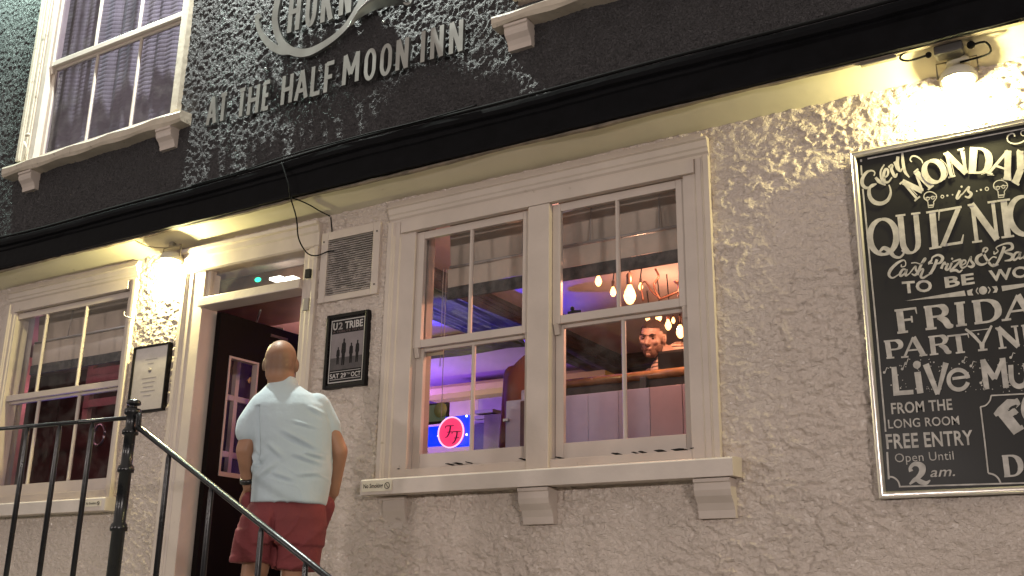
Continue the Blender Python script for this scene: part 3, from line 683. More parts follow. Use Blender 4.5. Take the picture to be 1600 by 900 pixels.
put(B, 'A', (512, 575), (768, 655), (612, 315), tk*1.05, c2)
put(B, 'Y', (720, 632), (900, 735), (835, 345), tk*1.1, c2)
B.build('word_monday', m_chalk, board)
B = Brush(YB)      # shadow outline strokes of MONDAY
for a, c_ in (((155, 590), (178, 590)), ):
    pass
B.rib([c1((610, 500)), c1((765, 625))], 1.2); B.rib([c1((470, 600)), c1((600, 740))], 1.2); B.rib([c2((160, 420)), c2((200, 600))], 1.2); B.rib([c2((300, 360)), c2((325, 580))], 1.2)
B.rib([c2(p) for p in spl([(560, 400), (578, 440), (565, 520), (520, 575), (470, 595)])], 1.2); B.rib([c2((750, 370)), c2((770, 640))], 1.2); B.rib([c2((415, 560)), c2((430, 350))], 1.0)
B.rib([c2(p) for p in spl([(60, 440), (120, 500), (135, 580), (100, 650)])], 1.2); B.rib([c2((530, 600)), c2((600, 602))], 1.0); B.rib([c2((670, 640)), c2((760, 655))], 1.0)
B.build('shadow_line', m_chalk, board)
B = Brush(YB)      # . . o is o . . with two bulbs in glasses
B.rib([c2(p) for p in spl([(255, 755), (225, 825), (240, 835), (275, 790)])], [4, 4, 3, 2]); B.disc(c2((273, 718)), 1.8)
B.rib([c2(p) for p in spl([(275, 800), (345, 720), (340, 760), (370, 790), (345, 825), (305, 815)])], [2, 3, 4, 5, 4, 2])
for p, r in (((182, 799), 1.2), ((130, 808), 1.7), ((425, 762), 1.2), ((467, 750), 1.7)): B.disc(c2(p), r)
B.ring(c2((80, 818)), 2.2, 2.2, 1.4); B.ring(c2((527, 740)), 2.6, 2.6, 1.4)
for cc, cx, cy, s in ((c1, 730, 765, 1.0), (c2, 665, 720, 1.1)):
    B.rib([cc((cx+x*s, cy+y*s)) for x, y in spl([(-22, 60), (-28, 35), (-62, 5), (-58, -35), (-25, -58), (15, -58), (55, -35), (62, 0), (35, 40), (35, 60)])], 1.5)
    B.rib([cc((cx-22*s, cy+62*s)), cc((cx-18*s, cy+98*s)), cc((cx+28*s, cy+94*s)), cc((cx+36*s, cy+58*s))], 1.8); B.rib([cc((cx-20*s, cy+78*s)), cc((cx+32*s, cy+74*s))], 2.2)
    B.ring(cc((cx-25*s, cy+8*s)), 2.6, 2.4, 1.2); B.ring(cc((cx+25*s, cy-2*s)), 2.6, 2.4, 1.2); B.rib([cc((cx-60*s, cy)), cc((cx-40*s, cy+3)), cc((cx+60*s, cy-15*s))], 1.0)
B.build('word_is_and_bulbs', m_chalk, board)
B = Brush(YB)      # QUIZ NIGHT
qt = 10.2
put(B, 'Q', (42, 640), (402, 595), (12, 235), qt, c3); put(B, 'U', (375, 610), (655, 575), (335, 182), qt*.92, c3); put(B, 'I', (690, 555), (855, 527), (655, 148), qt, c3)
put(B, 'Z', (-8, 598), (250, 558), (-28, 188), qt*.8, c4); put(B, 'N', (340, 552), (655, 508), (290, 135), qt, c4); put(B, 'I', (640, 503), (812, 480), (592, 92), qt, c4)
put(B, 'G', (745, 495), (1110, 450), (690, 60), qt, c4); put(B, 'H', (1130, 440), (1420, 395), (1080, 20), qt, c4); put(B, 'T', (1430, 400), (1660, 365), (1390, -20), qt, c4)
B.build('words_quiz_night', m_chalk, board)
B = Brush(YB)      # Cash Prizes & Bar
K = lambda pts, w, c=c3: B.rib([c(p) for p in spl(pts)], [x*.85 for x in w])
K([(405, 715), (405, 740), (445, 730), (450, 690), (425, 668), (360, 700), (290, 770), (270, 830), (310, 860), (380, 820)], [2, 2, 2, 2, 3, 5, 6, 5, 3, 2])
K([(455, 770), (420, 770), (390, 815), (400, 840), (440, 810), (462, 770), (450, 835), (490, 815)], [3, 4, 5, 4, 3, 4, 4, 2])
K([(490, 815), (555, 735), (560, 770), (580, 800), (550, 830), (515, 815)], [2, 3, 4, 5, 4, 2]); K([(510, 700), (560, 695), (620, 710), (660, 670), (665, 648), (645, 665), (600, 760), (580, 830)], [2, 2, 2, 3, 3, 4, 5, 4])
K([(590, 800), (625, 765), (640, 775), (615, 840), (640, 860), (690, 830), (740, 810)], [2, 3, 4, 5, 4, 3, 1.5])
K([(790, 660), (760, 740), (725, 800), (700, 810)], [5, 6, 5, 2]); K([(695, 715), (730, 680), (740, 640), (800, 612), (850, 640), (830, 690), (780, 710)], [2, 2, 3, 4, 6, 5, 2]); K([(730, 665), (700, 700), (745, 700)], [2, 3, 2])
K([(5, 830), (25, 780), (45, 760), (50, 790)], [5, 4, 3, 4], c4); K([(80, 770), (55, 830), (75, 840), (100, 815)], [4, 5, 4, 2], c4); B.disc(c4((122, 722)), 1.8)
K([(120, 765), (98, 825), (112, 830)], [4, 4, 2], c4); K([(125, 755), (215, 735), (100, 860), (180, 850), (235, 870)][:3], [3, 4, 4], c4); K([(100, 860), (160, 845), (200, 865), (235, 840)], [3, 5, 4, 2], c4)
K([(215, 800), (265, 770), (265, 740), (235, 745), (215, 790), (235, 820), (280, 800)], [2, 3, 3, 4, 5, 4, 2], c4); K([(275, 805), (325, 700), (325, 740), (355, 785), (330, 810), (290, 800)], [2, 3, 4, 6, 5, 2], c4)
K([(605, 710), (560, 705), (490, 770), (430, 785), (388, 750), (400, 700), (460, 665), (505, 625), (490, 602), (462, 620), (465, 670), (510, 750), (560, 800), (625, 785)], [3, 2, 3, 5, 7, 6, 4, 3, 3, 4, 5, 5, 4, 2], c4)
K([(575, 640), (580, 670), (620, 640), (600, 600), (690, 560), (760, 560), (770, 610), (690, 650), (770, 680), (760, 730), (690, 745)], [2, 3, 2, 2, 3, 5, 6, 2, 6, 5, 2], c4); K([(690, 590), (650, 690), (600, 780), (560, 780)], [6, 6, 4, 2], c4)
K([(850, 650), (810, 660), (780, 710), (800, 735), (840, 700), (860, 650), (850, 720), (900, 700)], [3, 4, 6, 4, 3, 4, 4, 2], c4); K([(920, 650), (905, 720), (925, 665), (970, 640)], [4, 5, 3, 4], c4)
B.build('words_cash_prizes', m_chalk, board)
for body, bl, br, h in (('TO', (262, 245), (560, 222), 118), ('BE', (688, 190), (985, 146), 108), ('WON', (1135, 128), (1690, 55), 112)):
    text_px('word_'+body.lower(), body, bl, br, h, YB, m_chalk, board, c5, .03)
B = Brush(YB)
B.poly([c5(p) for p in ((285, 322), (880, 218), (895, 272))]); B.poly([c5(p) for p in ((905, 220), (965, 200), (955, 235), (970, 268), (915, 268))]); B.disc(c5((1067, 217)), 6.6)
B.rib([c5(p) for p in spl([(1015, 190), (1000, 225), (1022, 255)])], 1.8); B.rib([c5(p) for p in spl([(1118, 180), (1138, 212), (1120, 248)])], 1.8)
B.poly([c5(p) for p in ((1155, 178), (1205, 172), (1218, 205), (1205, 238), (1165, 242), (1185, 210))]); B.poly([c5(p) for p in ((1252, 172), (1262, 225), (1900, 100))]); B.build('divider', m_chalk, board)
B = Brush(YB); ft = 11
put(B, 'F', (195, 650), (435, 620), (165, 415), ft, c5); put(B, 'R', (485, 612), (775, 580), (455, 382), ft, c5); put(B, 'I', (785, 580), (918, 562), (765, 348), ft, c5)
put(B, 'D', (968, 558), (1275, 522), (938, 325), ft, c5); put(B, 'A', (1255, 522), (1595, 480), (1245, 285), ft*.95, c5); put(B, 'Y', (1600, 480), (1900, 440), (1590, 240), ft, c5)
B.build('word_friday', m_chalk, board)
B = Brush(YB); pt = 8.2
put(B, 'P', (88, 902), (285, 885), (60, 725), pt, c5); put(B, 'A', (245, 893), (508, 868), (235, 700), pt, c5); put(B, 'R', (528, 868), (755, 842), (505, 682), pt, c5); put(B, 'T', (735, 856), (945, 832), (708, 670), pt, c5)
K([(890, 605), (960, 660), (1040, 745)], [4, 6, 5], c5); K([(1155, 570), (1110, 660), (1070, 745)], [4, 6, 5], c5); B.rib([c5((1055, 735)), c5((1060, 812))], [9, 6]); B.rib([c5((1018, 820)), c5((1112, 810))], 3)
B.rib([c5((925, 628)), c5((1125, 603))], 1.4); B.disc(c5((1020, 655)), 1.5)
put(B, 'N', (1225, 803), (1455, 778), (1190, 595), pt, c5); put(B, 'I', (1470, 780), (1560, 768), (1440, 570), pt, c5); put(B, 'G', (1570, 768), (1790, 745), (1545, 560), pt, c5); put(B, 'H', (1800, 745), (2000, 720), (1775, 535), pt, c5); put(B, 'T', (2000, 722), (2200, 700), (1980, 515), pt, c5)
B.build('words_party_night', m_chalk, board)
B = Brush(YB)
V_ = lambda pts, w: B.rib([c6(p) for p in pts], w)
V_([(172, 150), (200, 438)], [8, 10]); V_([(180, 415), (368, 402)], 7); V_([(408, 200), (438, 415)], 10); B.disc(c6((403, 128)), 6.2)
V_([(492, 122), (612, 425)], [10, 7]); V_([(695, 108), (612, 425)], [9, 5]); B.ring(c6((820, 278)), 15.4, 15.4, 6.5, 8, 345); V_([(760, 268), (935, 245)], 4.5)
V_([(1065, 75), (1105, 375)], 8.5); V_([(1060, 85), (1185, 270)], 9); V_([(1185, 270), (1268, 70)], 7); V_([(1262, 60), (1300, 360)], 9)
V_(spl([(1345, 130), (1358, 290), (1420, 345), (1490, 320), (1510, 250)]), 8); V_([(1490, 110), (1530, 330)], 8)
for k, (x0, bl) in enumerate(((1600, 335), )):
    V_(spl([(1700, 120), (1640, 110), (1600, 160), (1650, 210), (1700, 250), (1660, 310), (1590, 310)]), 7); V_([(1770, 190), (1790, 320)], 8); B.disc(c6((1765, 120)), 5); V_(spl([(1960, 120), (1880, 110), (1830, 190), (1860, 290), (1980, 280)]), 7)
random.seed(3)
for i in range(120):
    x = random.choice([180, 250, 420, 500, 560, 650, 720, 820, 900, 960, 1050, 1120, 1250, 1300, 1350, 1420])+random.uniform(-45, 45); y = random.choice([110, 130, 160, 200, 350, 380, 320])+random.uniform(-40, 40)
    B.disc(c6((x, y)), random.choice([.5, .7, .9, 1.3]), 7)
for x, y in ((75, 205), (255, 170), (290, 115), (865, 95), (945, 140), (1345, 55), (1045, 310), (1080, 370)):
    B.disc(c6((x, y)), 2.2, 8); V_([(x+8, y), (x+25, y-48), (x+45, y-40)], 1.4)
B.build('words_live_music', m_chalk, board)
for body, bl, br, h, cc, bo in (('FROM THE', (150, 622), (762, 577), 112, c6, .02), ('LONG ROOM', (118, 768), (832, 728), 92, c6, .01), ('FREE ENTRY', (108, 285), (1048, 238), 162, c7, .02), ('Open Until', (200, 432), (835, 402), 100, c7, -.004)):
    w1, w2 = body.split(); vf, _ = text_mesh(body, bo, 0, 1.05); va, _ = text_mesh(w1, bo, 0, 1.05); vb, _ = text_mesh(w2, bo, 0, 1.05)
    tot = np.ptp(vf[:, 0]); fa, fb = np.ptp(va[:, 0])/tot, np.ptp(vb[:, 0])/tot; L_ = lambda k: (bl[0]+(br[0]-bl[0])*k, bl[1]+(br[1]-bl[1])*k)
    text_px('word_'+w1.lower(), w1, bl, L_(fa), h, YB, m_chalk, board, cc, bo); text_px('word_'+w2.lower(), w2, L_(1-fb), br, h, YB, m_chalk, board, cc, bo)
text_px('word_am', 'am.', (580, 590), (848, 578), 112, YB, m_chalk, board, c7, .008, .3)
B = Brush(YB)
B.rib([c7(p) for p in spl([(372, 530), (362, 495), (395, 455), (450, 452), (490, 485), (488, 540), (440, 600), (355, 668)])], [7, 5, 6, 8, 11, 10, 7, 3]); B.rib([c7(p) for p in spl([(355, 665), (420, 615), (480, 645), (535, 655), (578, 625)])], [2, 7, 8, 6, 2]); B.build('numeral_two', m_chalk, board)
B = Brush(YB)
F_ = lambda pts, w: B.rib([c6(p) for p in pts], w)
F_([(1250, 590), (1420, 800)], 17); F_([(1185, 635), (1240, 590), (1330, 510), (1400, 500)], [6, 12, 13, 8]); F_([(1395, 470), (1425, 530)], 6); F_([(1320, 640), (1390, 590)], 10); F_([(1370, 575), (1410, 620)], 6); F_([(1370, 810), (1470, 750)], 7)
F_(spl([(1330, 570), (1310, 600), (1340, 640), (1400, 610)]), 1.2); F_([(1420, 480), (1440, 520), (1400, 560)], 1.4)
B.ring(c6((1580, 540)), 15, 22, 10, rot=-15)
B.build('letters_fo', m_chalk, board)
B = Brush(YB); put(B, 'D', (1368, 592), (1600, 578), (1340, 358), 9, c7); B.build('letter_d', m_chalk, board)

# ------------------------------------------------------------------ band poster
def rect_px(name, cx0, cx1, cz0, cz1, Y, th, m_, parent):
    b = MB(); b.box(cx0, cx1, Y, Y+th, cz0, cz1); return b.build(name, m_, parent)
def framed(name, TL, BR, Y, fwid, label, cat):
    x0, z1 = gx(*TL, Y), gz(*TL, Y); x1, z0 = gx(*BR, Y), gz(*BR, Y)
    t = empty(name, ((x0+x1)/2, Y+.03, z0), label, cat)
    b = MB()
    b.box(x0, x0+fwid, Y, Y+.035, z0, z1, .003); b.box(x1-fwid, x1, Y, Y+.035, z0, z1, .003); b.box(x0+fwid, x1-fwid, Y+.001, Y+.036, z0, z0+fwid, .003); b.box(x0+fwid, x1-fwid, Y+.001, Y+.036, z1-fwid, z1, .003)
    b.build('frame', m_frameb, t); return t, x0, x1, z0, z1
po, px0, px1, pz0, pz1 = framed('band_poster', (511, 493.5), (569, 601), 4.655, .022, 'grey and black band poster in a black frame below the vent', 'poster')
q0, q1, r0, r1 = px0+.022, px1-.022, pz0+.022, pz1-.022
PW, PH = q1-q0, r1-r0
def pr(name, u0, u1, v0, v1, lay, m_):
    b = MB(); y = 4.668-lay*.0008; b.box(q0+PW*u0, q0+PW*u1, y, y+.0006, r0+PH*v0, r0+PH*v1); return b.build(name, m_, po)
m_pb = mat('poster black', (.008, .007, .007), .4, spec=.15); m_pg = mat('poster grey photo', (.24, .21, .215), .4, spec=.15, var=.12, varscale=10); m_pl = mat('poster light', (.5, .47, .45), .35); m_pm = mat('poster mid grey', (.09, .08, .08), .4, spec=.15, var=.2, varscale=25)
m_fig = mat('poster figure ink', (.012, .010, .010), .4, spec=.15)
pr('sheet', 0, 1, 0, 1, 0, m_pb)
def outline(u0, u1, v0, v1, w, lay, m_, name):
    b = MB(); y = 4.668-lay*.0008; wx = w; 
    X = lambda u: q0+PW*u; Z = lambda v: r0+PH*v
    b.box(X(u0), X(u0)+w, y, y+.0006, Z(v0), Z(v1)); b.box(X(u1)-w, X(u1), y, y+.0006, Z(v0), Z(v1)); b.box(X(u0)+w, X(u1)-w, y, y+.0006, Z(v0), Z(v0)+w); b.box(X(u0)+w, X(u1)-w, y, y+.0006, Z(v1)-w, Z(v1)); return b.build(name, m_, po)
outline(.03, .97, .03, .97, .006, 1, m_pl, 'border')
pr('photo_sky', .06, .94, .40, .76, 1, m_pg); pr('photo_ground', .06, .94, .22, .40, 1, m_pm)
def ptext(body, u0, u1, v0, v1, m_, name, bold=.03):
    v, f = text_mesh(body, bold); y = 4.6655
    u = (v[:, 0]-v[:, 0].min())/np.ptp(v[:, 0]); w = (v[:, 1]-v[:, 1].min())/np.ptp(v[:, 1])
    mb = MB(); mb.add([(q0+PW*(u0+(u1-u0)*a), y, r0+PH*(v0+(v1-v0)*c)) for a, c in zip(u, w)], f); return mb.build(name, m_, po)
ptext('U', .09, .21, .82, .93, m_pl, 'title_text'); ptext('2', .235, .36, .82, .93, m_ink, 'title_text'); ptext('TRIBE', .42, .92, .82, .93, m_pl, 'title_text')
ptext('A TRIBUTE TO U2', .09, .92, .775, .805, mat('dull red print', (.12, .07, .07), .5), 'subtitle_text', .0)
ptext('SAT 29', .08, .53, .095, .165, m_pl, 'date_text', .02); ptext('TH', .54, .64, .135, .165, m_pl, 'date_text', .0); ptext('OCT', .67, .93, .095, .165, m_pl, 'date_text', .02)
for v in (.19, .075): pr('rule', .08, .92, v, v+.007, 2, m_pl)
for (u, h, w) in ((.27, .26, .10), (.42, .40, .13), (.63, .30, .11), (.80, .33, .11)):
    b = MB(); y = 4.6662; X = lambda a: q0+PW*a; Z = lambda v: r0+PH*v; base = .30-.02*(h > .35)
    prf = [(u-w*.32, base), (u-w*.36, base+h*.42), (u-w*.5, base+h*.5), (u-w*.42, base+h*.80), (u-w*.15, base+h*.86), (u-w*.17, base+h*.97), (u, base+h), (u+w*.17, base+h*.97), (u+w*.15, base+h*.86), (u+w*.42, base+h*.80), (u+w*.5, base+h*.5), (u+w*.36, base+h*.42), (u+w*.3, base), (u+w*.05, base), (u, base+h*.3), (u-w*.08, base)]
    b.prism_y([(X(a), Z(c)) for a, c in prf], y, y+.0004); b.build('figure_print', m_fig, po)
b = MB(); b.box(q0, q1, 4.6625, 4.6635, r0, r1); b.build('cover_glass', glass_mat('poster glass', mixmin=.02, grime=.01), po)

# framed notice by the left lamp
no, nx0, nx1, nz0, nz1 = framed('framed_notice', (209, 543), (253, 640), 4.655, .014, 'faded paper notice in a thin black frame under the left wall light', 'notice')
b = MB(); b.box(nx0+.014, nx1-.014, 4.668, 4.670, nz0+.014, nz1-.014); b.build('sheet', m_paper, no)
v, f = text_mesh('NOTICE', 0); mb = MB()
for k in range(7):
    z = nz1-.10-k*.03-(.07 if k > 1 else 0); w = (.06, .03, .07, .06, .05, .07, .04)[k]; xm = (nx0+nx1)/2
    b = MB(); b.box(xm-w, xm+w, 4.6672, 4.6676, z, z+.004); b.build('print_line', m_ink, no)
b = MB(); b.lathe(((nx0+nx1)/2, 4.6672, nz1-.175), [(.016, 0), (.016, .0005)], 12, 'y'); b.build('print_seal', m_ink, no)
b = MB(); b.box(nx0+.014, nx1-.014, 4.6625, 4.6635, nz0+.014, nz1-.014); b.build('cover_glass', glass_mat('hazed cover glass', mixmin=.1), no)

# no smoking plates
for (x0, y0, x1, y1, nm, lb) in ((566.5, 753, 612.5, 769, 'no_smoking_plate', 'small cream no smoking strip on the left end of the middle window sill'), (134, 783, 158, 792, 'no_smoking_plate', 'small cream no smoking strip on the left window sill')):
    Y = 4.5585; X0, Z1 = gx(x0, y0, Y), gz(x0, y0, Y); X1 = gx(x1, y0, Y); Z0 = gz(x0, y1, Y)
    pl = empty(nm, ((X0+X1)/2, Y, Z0), lb, 'sign')
    b = MB(); b.box(X0, X1, Y-.002, Y+.001, Z0, Z1); b.build('plate', mat('cream plate', (.62, .55, .42), .4), pl)
    v, f = text_mesh('No Smoking', .02); u = (v[:, 0]-v[:, 0].min())/np.ptp(v[:, 0]); w = v[:, 1]/.73
    mb = MB(); mb.add([(X0+(X1-X0)*(.05+.66*a), Y-.0026, Z0+(Z1-Z0)*(.36+.42*c)) for a, c in zip(u, w)], f); mb.build('plate_text', m_frameb, pl)
    mb = MB(); xm = X0+(X1-X0)*.85; zm_ = (Z0+Z1)/2; r = (Z1-Z0)*.30
    mb.tube([(xm+r*math.cos(q*math.pi/8), Y-.0035, zm_+r*math.sin(q*math.pi/8)) for q in range(17)], .0015, 5); mb.tube([(xm-r*.7, Y-.0035, zm_+r*.7), (xm+r*.7, Y-.0035, zm_-r*.7)], .0015, 5); mb.build('no_smoking_symbol', m_frameb, pl)

# ------------------------------------------------------------------ steel horn sign and letters
sign = empty('horn_sign', (-4.1, 4.44, 4.64), 'brushed steel horn emblem with raised steel letters on the black upper wall', 'sign')
YS = 4.425; TH = .022
def plate_rib(mb, pts, w, Y=YS, conv=None, th=TH):
    pts = [np.array(p, float) for p in pts]; n = len(pts); ws = w if isinstance(w, (list, tuple)) else [w]*n
    if len(ws) != n: ws = list(np.interp(np.linspace(0, 1, n), np.linspace(0, 1, len(ws)), ws))
    L, Q = [], []
    for i, p in enumerate(pts):
        a = pts[max(i-1, 0)]; c = pts[min(i+1, n-1)]; t = c-a; l = np.hypot(*t) or 1; nn = np.array([-t[1], t[0]])/l
        L.append(p+nn*ws[i]/2); Q.append(p-nn*ws[i]/2)
    f3 = lambda q, y: (q[0], y, q[1])
    vs = [f3(q, Y) for q in L]+[f3(q, Y) for q in Q]+[f3(q, Y+th) for q in L]+[f3(q, Y+th) for q in Q]
    fs = []
    for i in range(n-1):
        fs += [(i, i+1, n+i+1, n+i), (2*n+i, 3*n+i, 3*n+i+1, 2*n+i+1), (i, 2*n+i, 2*n+i+1, i+1), (n+i, n+i+1, 3*n+i+1, 3*n+i)]
    fs += [(0, n, 3*n, 2*n), (n-1, 3*n-1, 4*n-1, 2*n-1)]
    mb.add(vs, fs)
def steel_letter(ch, x0, x1, z0, h, sw, Y=YS):
    w = x1-x0; hw = sw/2; P = lambda u, v: (x0+hw+u*(w-sw), z0+hw*(v < .01)*0+v*h)
    g = {'I': [[(.5, 0), (.5, 1)]], 'A': [[(0, 0), (.5, 1)], [(.5, 1), (1, 0)], [(.18, .3), (.82, .3)]], 'T': [[(.5, 0), (.5, .95)], [(-.12, .95), (1.12, .95)]],
         'H': [[(0, 0), (0, 1)], [(1, 0), (1, 1)], [(0, .5), (1, .5)]], 'E': [[(0, 0), (0, 1)], [(0, .04), (1, .04)], [(0, .5), (.85, .5)], [(0, .96), (1, .96)]],
         'L': [[(0, 0), (0, 1)], [(0, .04), (1.1, .04)]], 'F': [[(0, 0), (0, 1)], [(0, .5), (.9, .5)], [(0, .96), (1.1, .96)]],
         'M': [[(0, 0), (.02, 1)], [(.02, 1), (.5, .3)], [(.5, .3), (.98, 1)], [(.98, 1), (1, 0)]], 'N': [[(0, 0), (0, 1)], [(0, 1), (1, 0)], [(1, 0), (1, 1)]],
         'O': [arc(.5, .5, .5, .46, 0, 360, 20)], 'R': [[(0, 0), (0, 1)], [(0, .96), (.6, .96)]+arc(.55, .74, .42, .22, 80, -80, 8)+[(0, .5)], [(.45, .5), (1.05, 0)]]}
    mb = MB(); k = 0
    if ch == 'O': 
        plate_rib(mb, [P(.5+.5*max(-1, min(1, 1.15*math.cos(a))), .5+(.47 if abs(math.sin(a)) > 0 else 0)*math.sin(a)) for a in np.linspace(0, 2*math.pi, 29)], sw*.9, Y)
    else:
        for s in g[ch]: plate_rib(mb, [P(*p) for p in s], sw, Y-.0004*k); k += 1
    mb.build('letter_'+ch.lower(), m_steel, sign)
zb = 4.645
rows = [('A', 321, 337, 194, 0), ('T', 340, 352, 189, 0), ('T', 369.5, 381, 182, 0), ('H', 385, 402.5, 178, 0), ('E', 408, 421, 171, 0), ('H', 438, 455.5, 162, 0), ('A', 459, 480, 155, 0), ('L', 484, 500.5, 148, 0), ('F', 505, 521, 143, 0), ('M', 534, 560, 130, 0), ('O', 567.5, 586, 124, 0), ('O', 592.5, 611, 117, 0), ('N', 617.5, 637, 108, 0), ('I', 656.5, 663, 97, 0), ('N', 671.5, 692, 90, 0), ('N', 701, 722.5, 82, 0)]
for ch, a, c, y, _ in rows:
    xa, xb = gx(a, y, YS), gx(c, y, YS); zc = gz((a+c)/2, y, YS)
    xw = .035
    if ch == 'I': xm = (xa+xb)/2; xa, xb = xm-.018, xm+.018
    steel_letter(ch, xa, xb, zc, .205, .030)
k4 = lambda p: (390+p[0]/5.926, p[1]/5.926)
for ch, a, c, y in (('H', 345, 455, 290), ('O', 505, 610, 238), ('R', 652, 765, 195), ('N', 820, 935, 130)):
    A_, C_ = k4((a, y)), k4((c, y)); xa, xb = gx(*A_, YS), gx(*C_, YS); steel_letter(ch, xa, xb, gz((A_[0]+C_[0])/2, A_[1], YS), .30, .038)
def s3(pts): return [(at(*k4(p), YS).x, at(*k4(p), YS).z) for p in pts]
mpp = at(480, 40, YS).x-at(479, 40, YS).x
mb = MB(); sw = lambda L: [q/5.926*mpp*.80 for q in L]
plate_rib(mb, s3(spl([(260, -160), (262, -60), (258, 0), (238, 100), (232, 200), (252, 300), (300, 400), (370, 462), (460, 488), (560, 476), (680, 415), (800, 330), (900, 230), (980, 110), (1040, 0), (1090, -110)])), sw([60, 70, 72, 70, 68, 66, 68, 72, 76, 74, 66, 62, 62, 66, 70, 70]))
plate_rib(mb, s3(spl([(70, 145), (72, 220), (110, 320), (190, 415), (290, 470), (380, 490)])), sw([52, 44, 50, 66, 70, 30]), YS-.0008)
plate_rib(mb, s3([(45, 160), (75, 140), (100, 165)]), sw([20, 46, 20]), YS-.0012)
mb.build('horn_tube', m_steel, sign)
mb = MB()
lo = s3(spl([(900, 262), (960, 225), (1030, 165), (1150, 100), (1280, 66), (1400, 50), (1485, 60)], 5)); up = s3(spl([(930, 215), (980, 165), (1040, 105), (1120, 20), (1220, -40), (1340, -80), (1425, -90)], 5))
n = len(lo); vs = []
for j in range(9):
    t = j/8
    for i in range(n):
        x = lo[i][0]*(1-t)+up[i][0]*t; z = lo[i][1]*(1-t)+up[i][1]*t; bul = math.sin(math.pi*t)*.10*min(1, i/n*1.3); vs.append((x, YS-.002-bul, z))
mb.add(vs, [(j*n+i, j*n+i+1, (j+1)*n+i+1, (j+1)*n+i) for j in range(8) for i in range(n-1)], True)
mb.build('horn_bell', m_steel, sign)
mb = MB(); plate_rib(mb, s3(spl([(1440, 20), (1470, 52), (1505, 48), (1520, 0), (1500, -50), (1440, -95)])), sw([14, 22, 30, 36, 30, 20]), YS-.03); mb.build('horn_rim', m_steel, sign)
mb = MB()
for x, z in ((-4.68, 4.95), (-4.2, 4.80), (-3.7, 5.0)): mb.tube([(x, YS+.02, z), (x, 4.50, z)], .006, 6)
mb.build('standoff_pin', m_steel, sign)

# ------------------------------------------------------------------ lamps on the wall
def wall_light(name, px, py, label, beam_w, power, soft):
    c = at(px, py, 4.56); t = empty(name, (c.x, 4.60, c.z+.04), label, 'wall light', 'floodlights under the overhang')
    x, z = c.x, c.z
    b = MB(); b.lathe((x, 4.607, z), [(.030, .055), (.055, .050), (.072, .034), (.080, .012), (.080, -.004), (.070, -.006)], 22); b.build('housing', mat('cream lamp housing', (.6, .56, .45), .4), t)
    b = MB(); b.sphere((x, 4.607, z-.010), (.066, .060, .036), 20, 12); b.build('lens', emis('lamp lens', (1, .86, .52), 14), t)
    b = MB(); b.tube([(x-.085, 4.605, z+.02), (x-.085, 4.605, z+.10), (x+.085, 4.605, z+.10), (x+.085, 4.605, z+.02)], .005, 6); b.box(x-.02, x+.02, 4.59, 4.62, z+.10, SOF+.03); b.build('bracket', mat('grey bracket', (.25, .22, .16), .5, metal=.4), t)
    lamp('beam', 'AREA', (x, 4.605, z-.050), power, (1, .90, .42), (x, 4.635, z-1), beam_w, .045, 175, t)
    lamp('spill', 'POINT', (x, 4.59, z-.062), soft, (1, .90, .42), None, .018, parent=t)
    return t, x, z
l1, l1x, l1z = wall_light('wall_light', 1495, 118, 'glaring floodlight under the overhang above the event board', .13, 3, 62)
l2, l2x, l2z = wall_light('wall_light', 259, 404, 'glaring floodlight under the overhang between left window and door', .12, 8, 84)
# connection box and cables by the right lamp
cj = empty('junction_box', (at(1480, 72, 4.47)), 'dark junction box with looping cable under the overhang near the right light', 'junction box')
zc_ = 3.935
J = lambda px, py: at(px, py, 4.50)
b = MB(); p = J(1478, 72); q = J(1500, 66); b.box(p.x-.05, p.x+.07, 4.47, 4.54, zc_-.03, zc_+.02, .012); b.build('box', mat('grey box', (.05, .045, .04), .5), cj)
b = MB(); b.sphere((p.x+.10, 4.50, zc_-.005), .018, 10, 8); b.sphere((p.x-.075, 4.50, zc_-.005), .014, 10, 8)
b.tube(spl([(p.x+.11, 4.50, zc_-.005), (p.x+.16, 4.50, zc_-.01), (p.x+.165, 4.53, zc_-.05), (l1x+.02, 4.56, l1z+.06)], 5), .005, 6)
b.tube(spl([(p.x-.08, 4.50, zc_-.005), (p.x-.16, 4.49, zc_-.015), (p.x-.19, 4.47, zc_+.0), (p.x-.14, 4.45, zc_+.015), (p.x+.02, 4.44, zc_+.02), (p.x+.3, 4.44, zc_+.02)], 5), .005, 6); b.build('cable', m_cable, cj)
b = MB(); b.box(p.x-.36, p.x-.2, 4.45, 4.475, zc_-.005, zc_+.02, .004); b.tube([(p.x-.6, 4.455, zc_+.012), (p.x-.36, 4.46, zc_+.008)], .004, 6); b.build('connector', mat('grey connector', (.16, .14, .11), .5), cj)
b = MB(); b.lathe((p.x+.03, 4.60, SOF+.0), [(.05, -.002), (.05, .02)], 20); o = b.build('ceiling_rose', m_soffit, cj)

# loose cables near the vent
def cable(pts, r, label, m_=m_cable):
    b = MB(); b.tube(spl(pts, 6), r, 6); tag(b.build('cable', m_), label, 'cable')
cable([at(440, 254, 4.385), at(445, 270, 4.38), at(451, 290, 4.38), at(454, 309, 4.39), at(463, 340, 4.46), at(466, 370, 4.50), at(474, 388, 4.54), at(484, 398, 4.58), at(497, 399, 4.62), at(512, 393, 4.66), at(522, 392, 4.665)], .0045, 'thin black cable drooping from the beam to the vent')
cable([at(454, 309, 4.40), at(470, 314, 4.47), at(485, 321, 4.54), at(500, 330, 4.61), at(516, 338, 4.68), at(517, 341, 4.675), at(518, 352, 4.675), at(519, 363, 4.665)], .004, 'short black cable running under the soffit and down to the top of the vent')
cable([at(205, 370, 4.47), at(215, 378, 4.50), at(232, 385, 4.54), at(250, 387, 4.57), at(268, 386, 4.58), at(283, 384, 4.60)], .004, 'pale painted cable looping above the left wall light', mat('painted cable', (.30, .26, .17), .5))
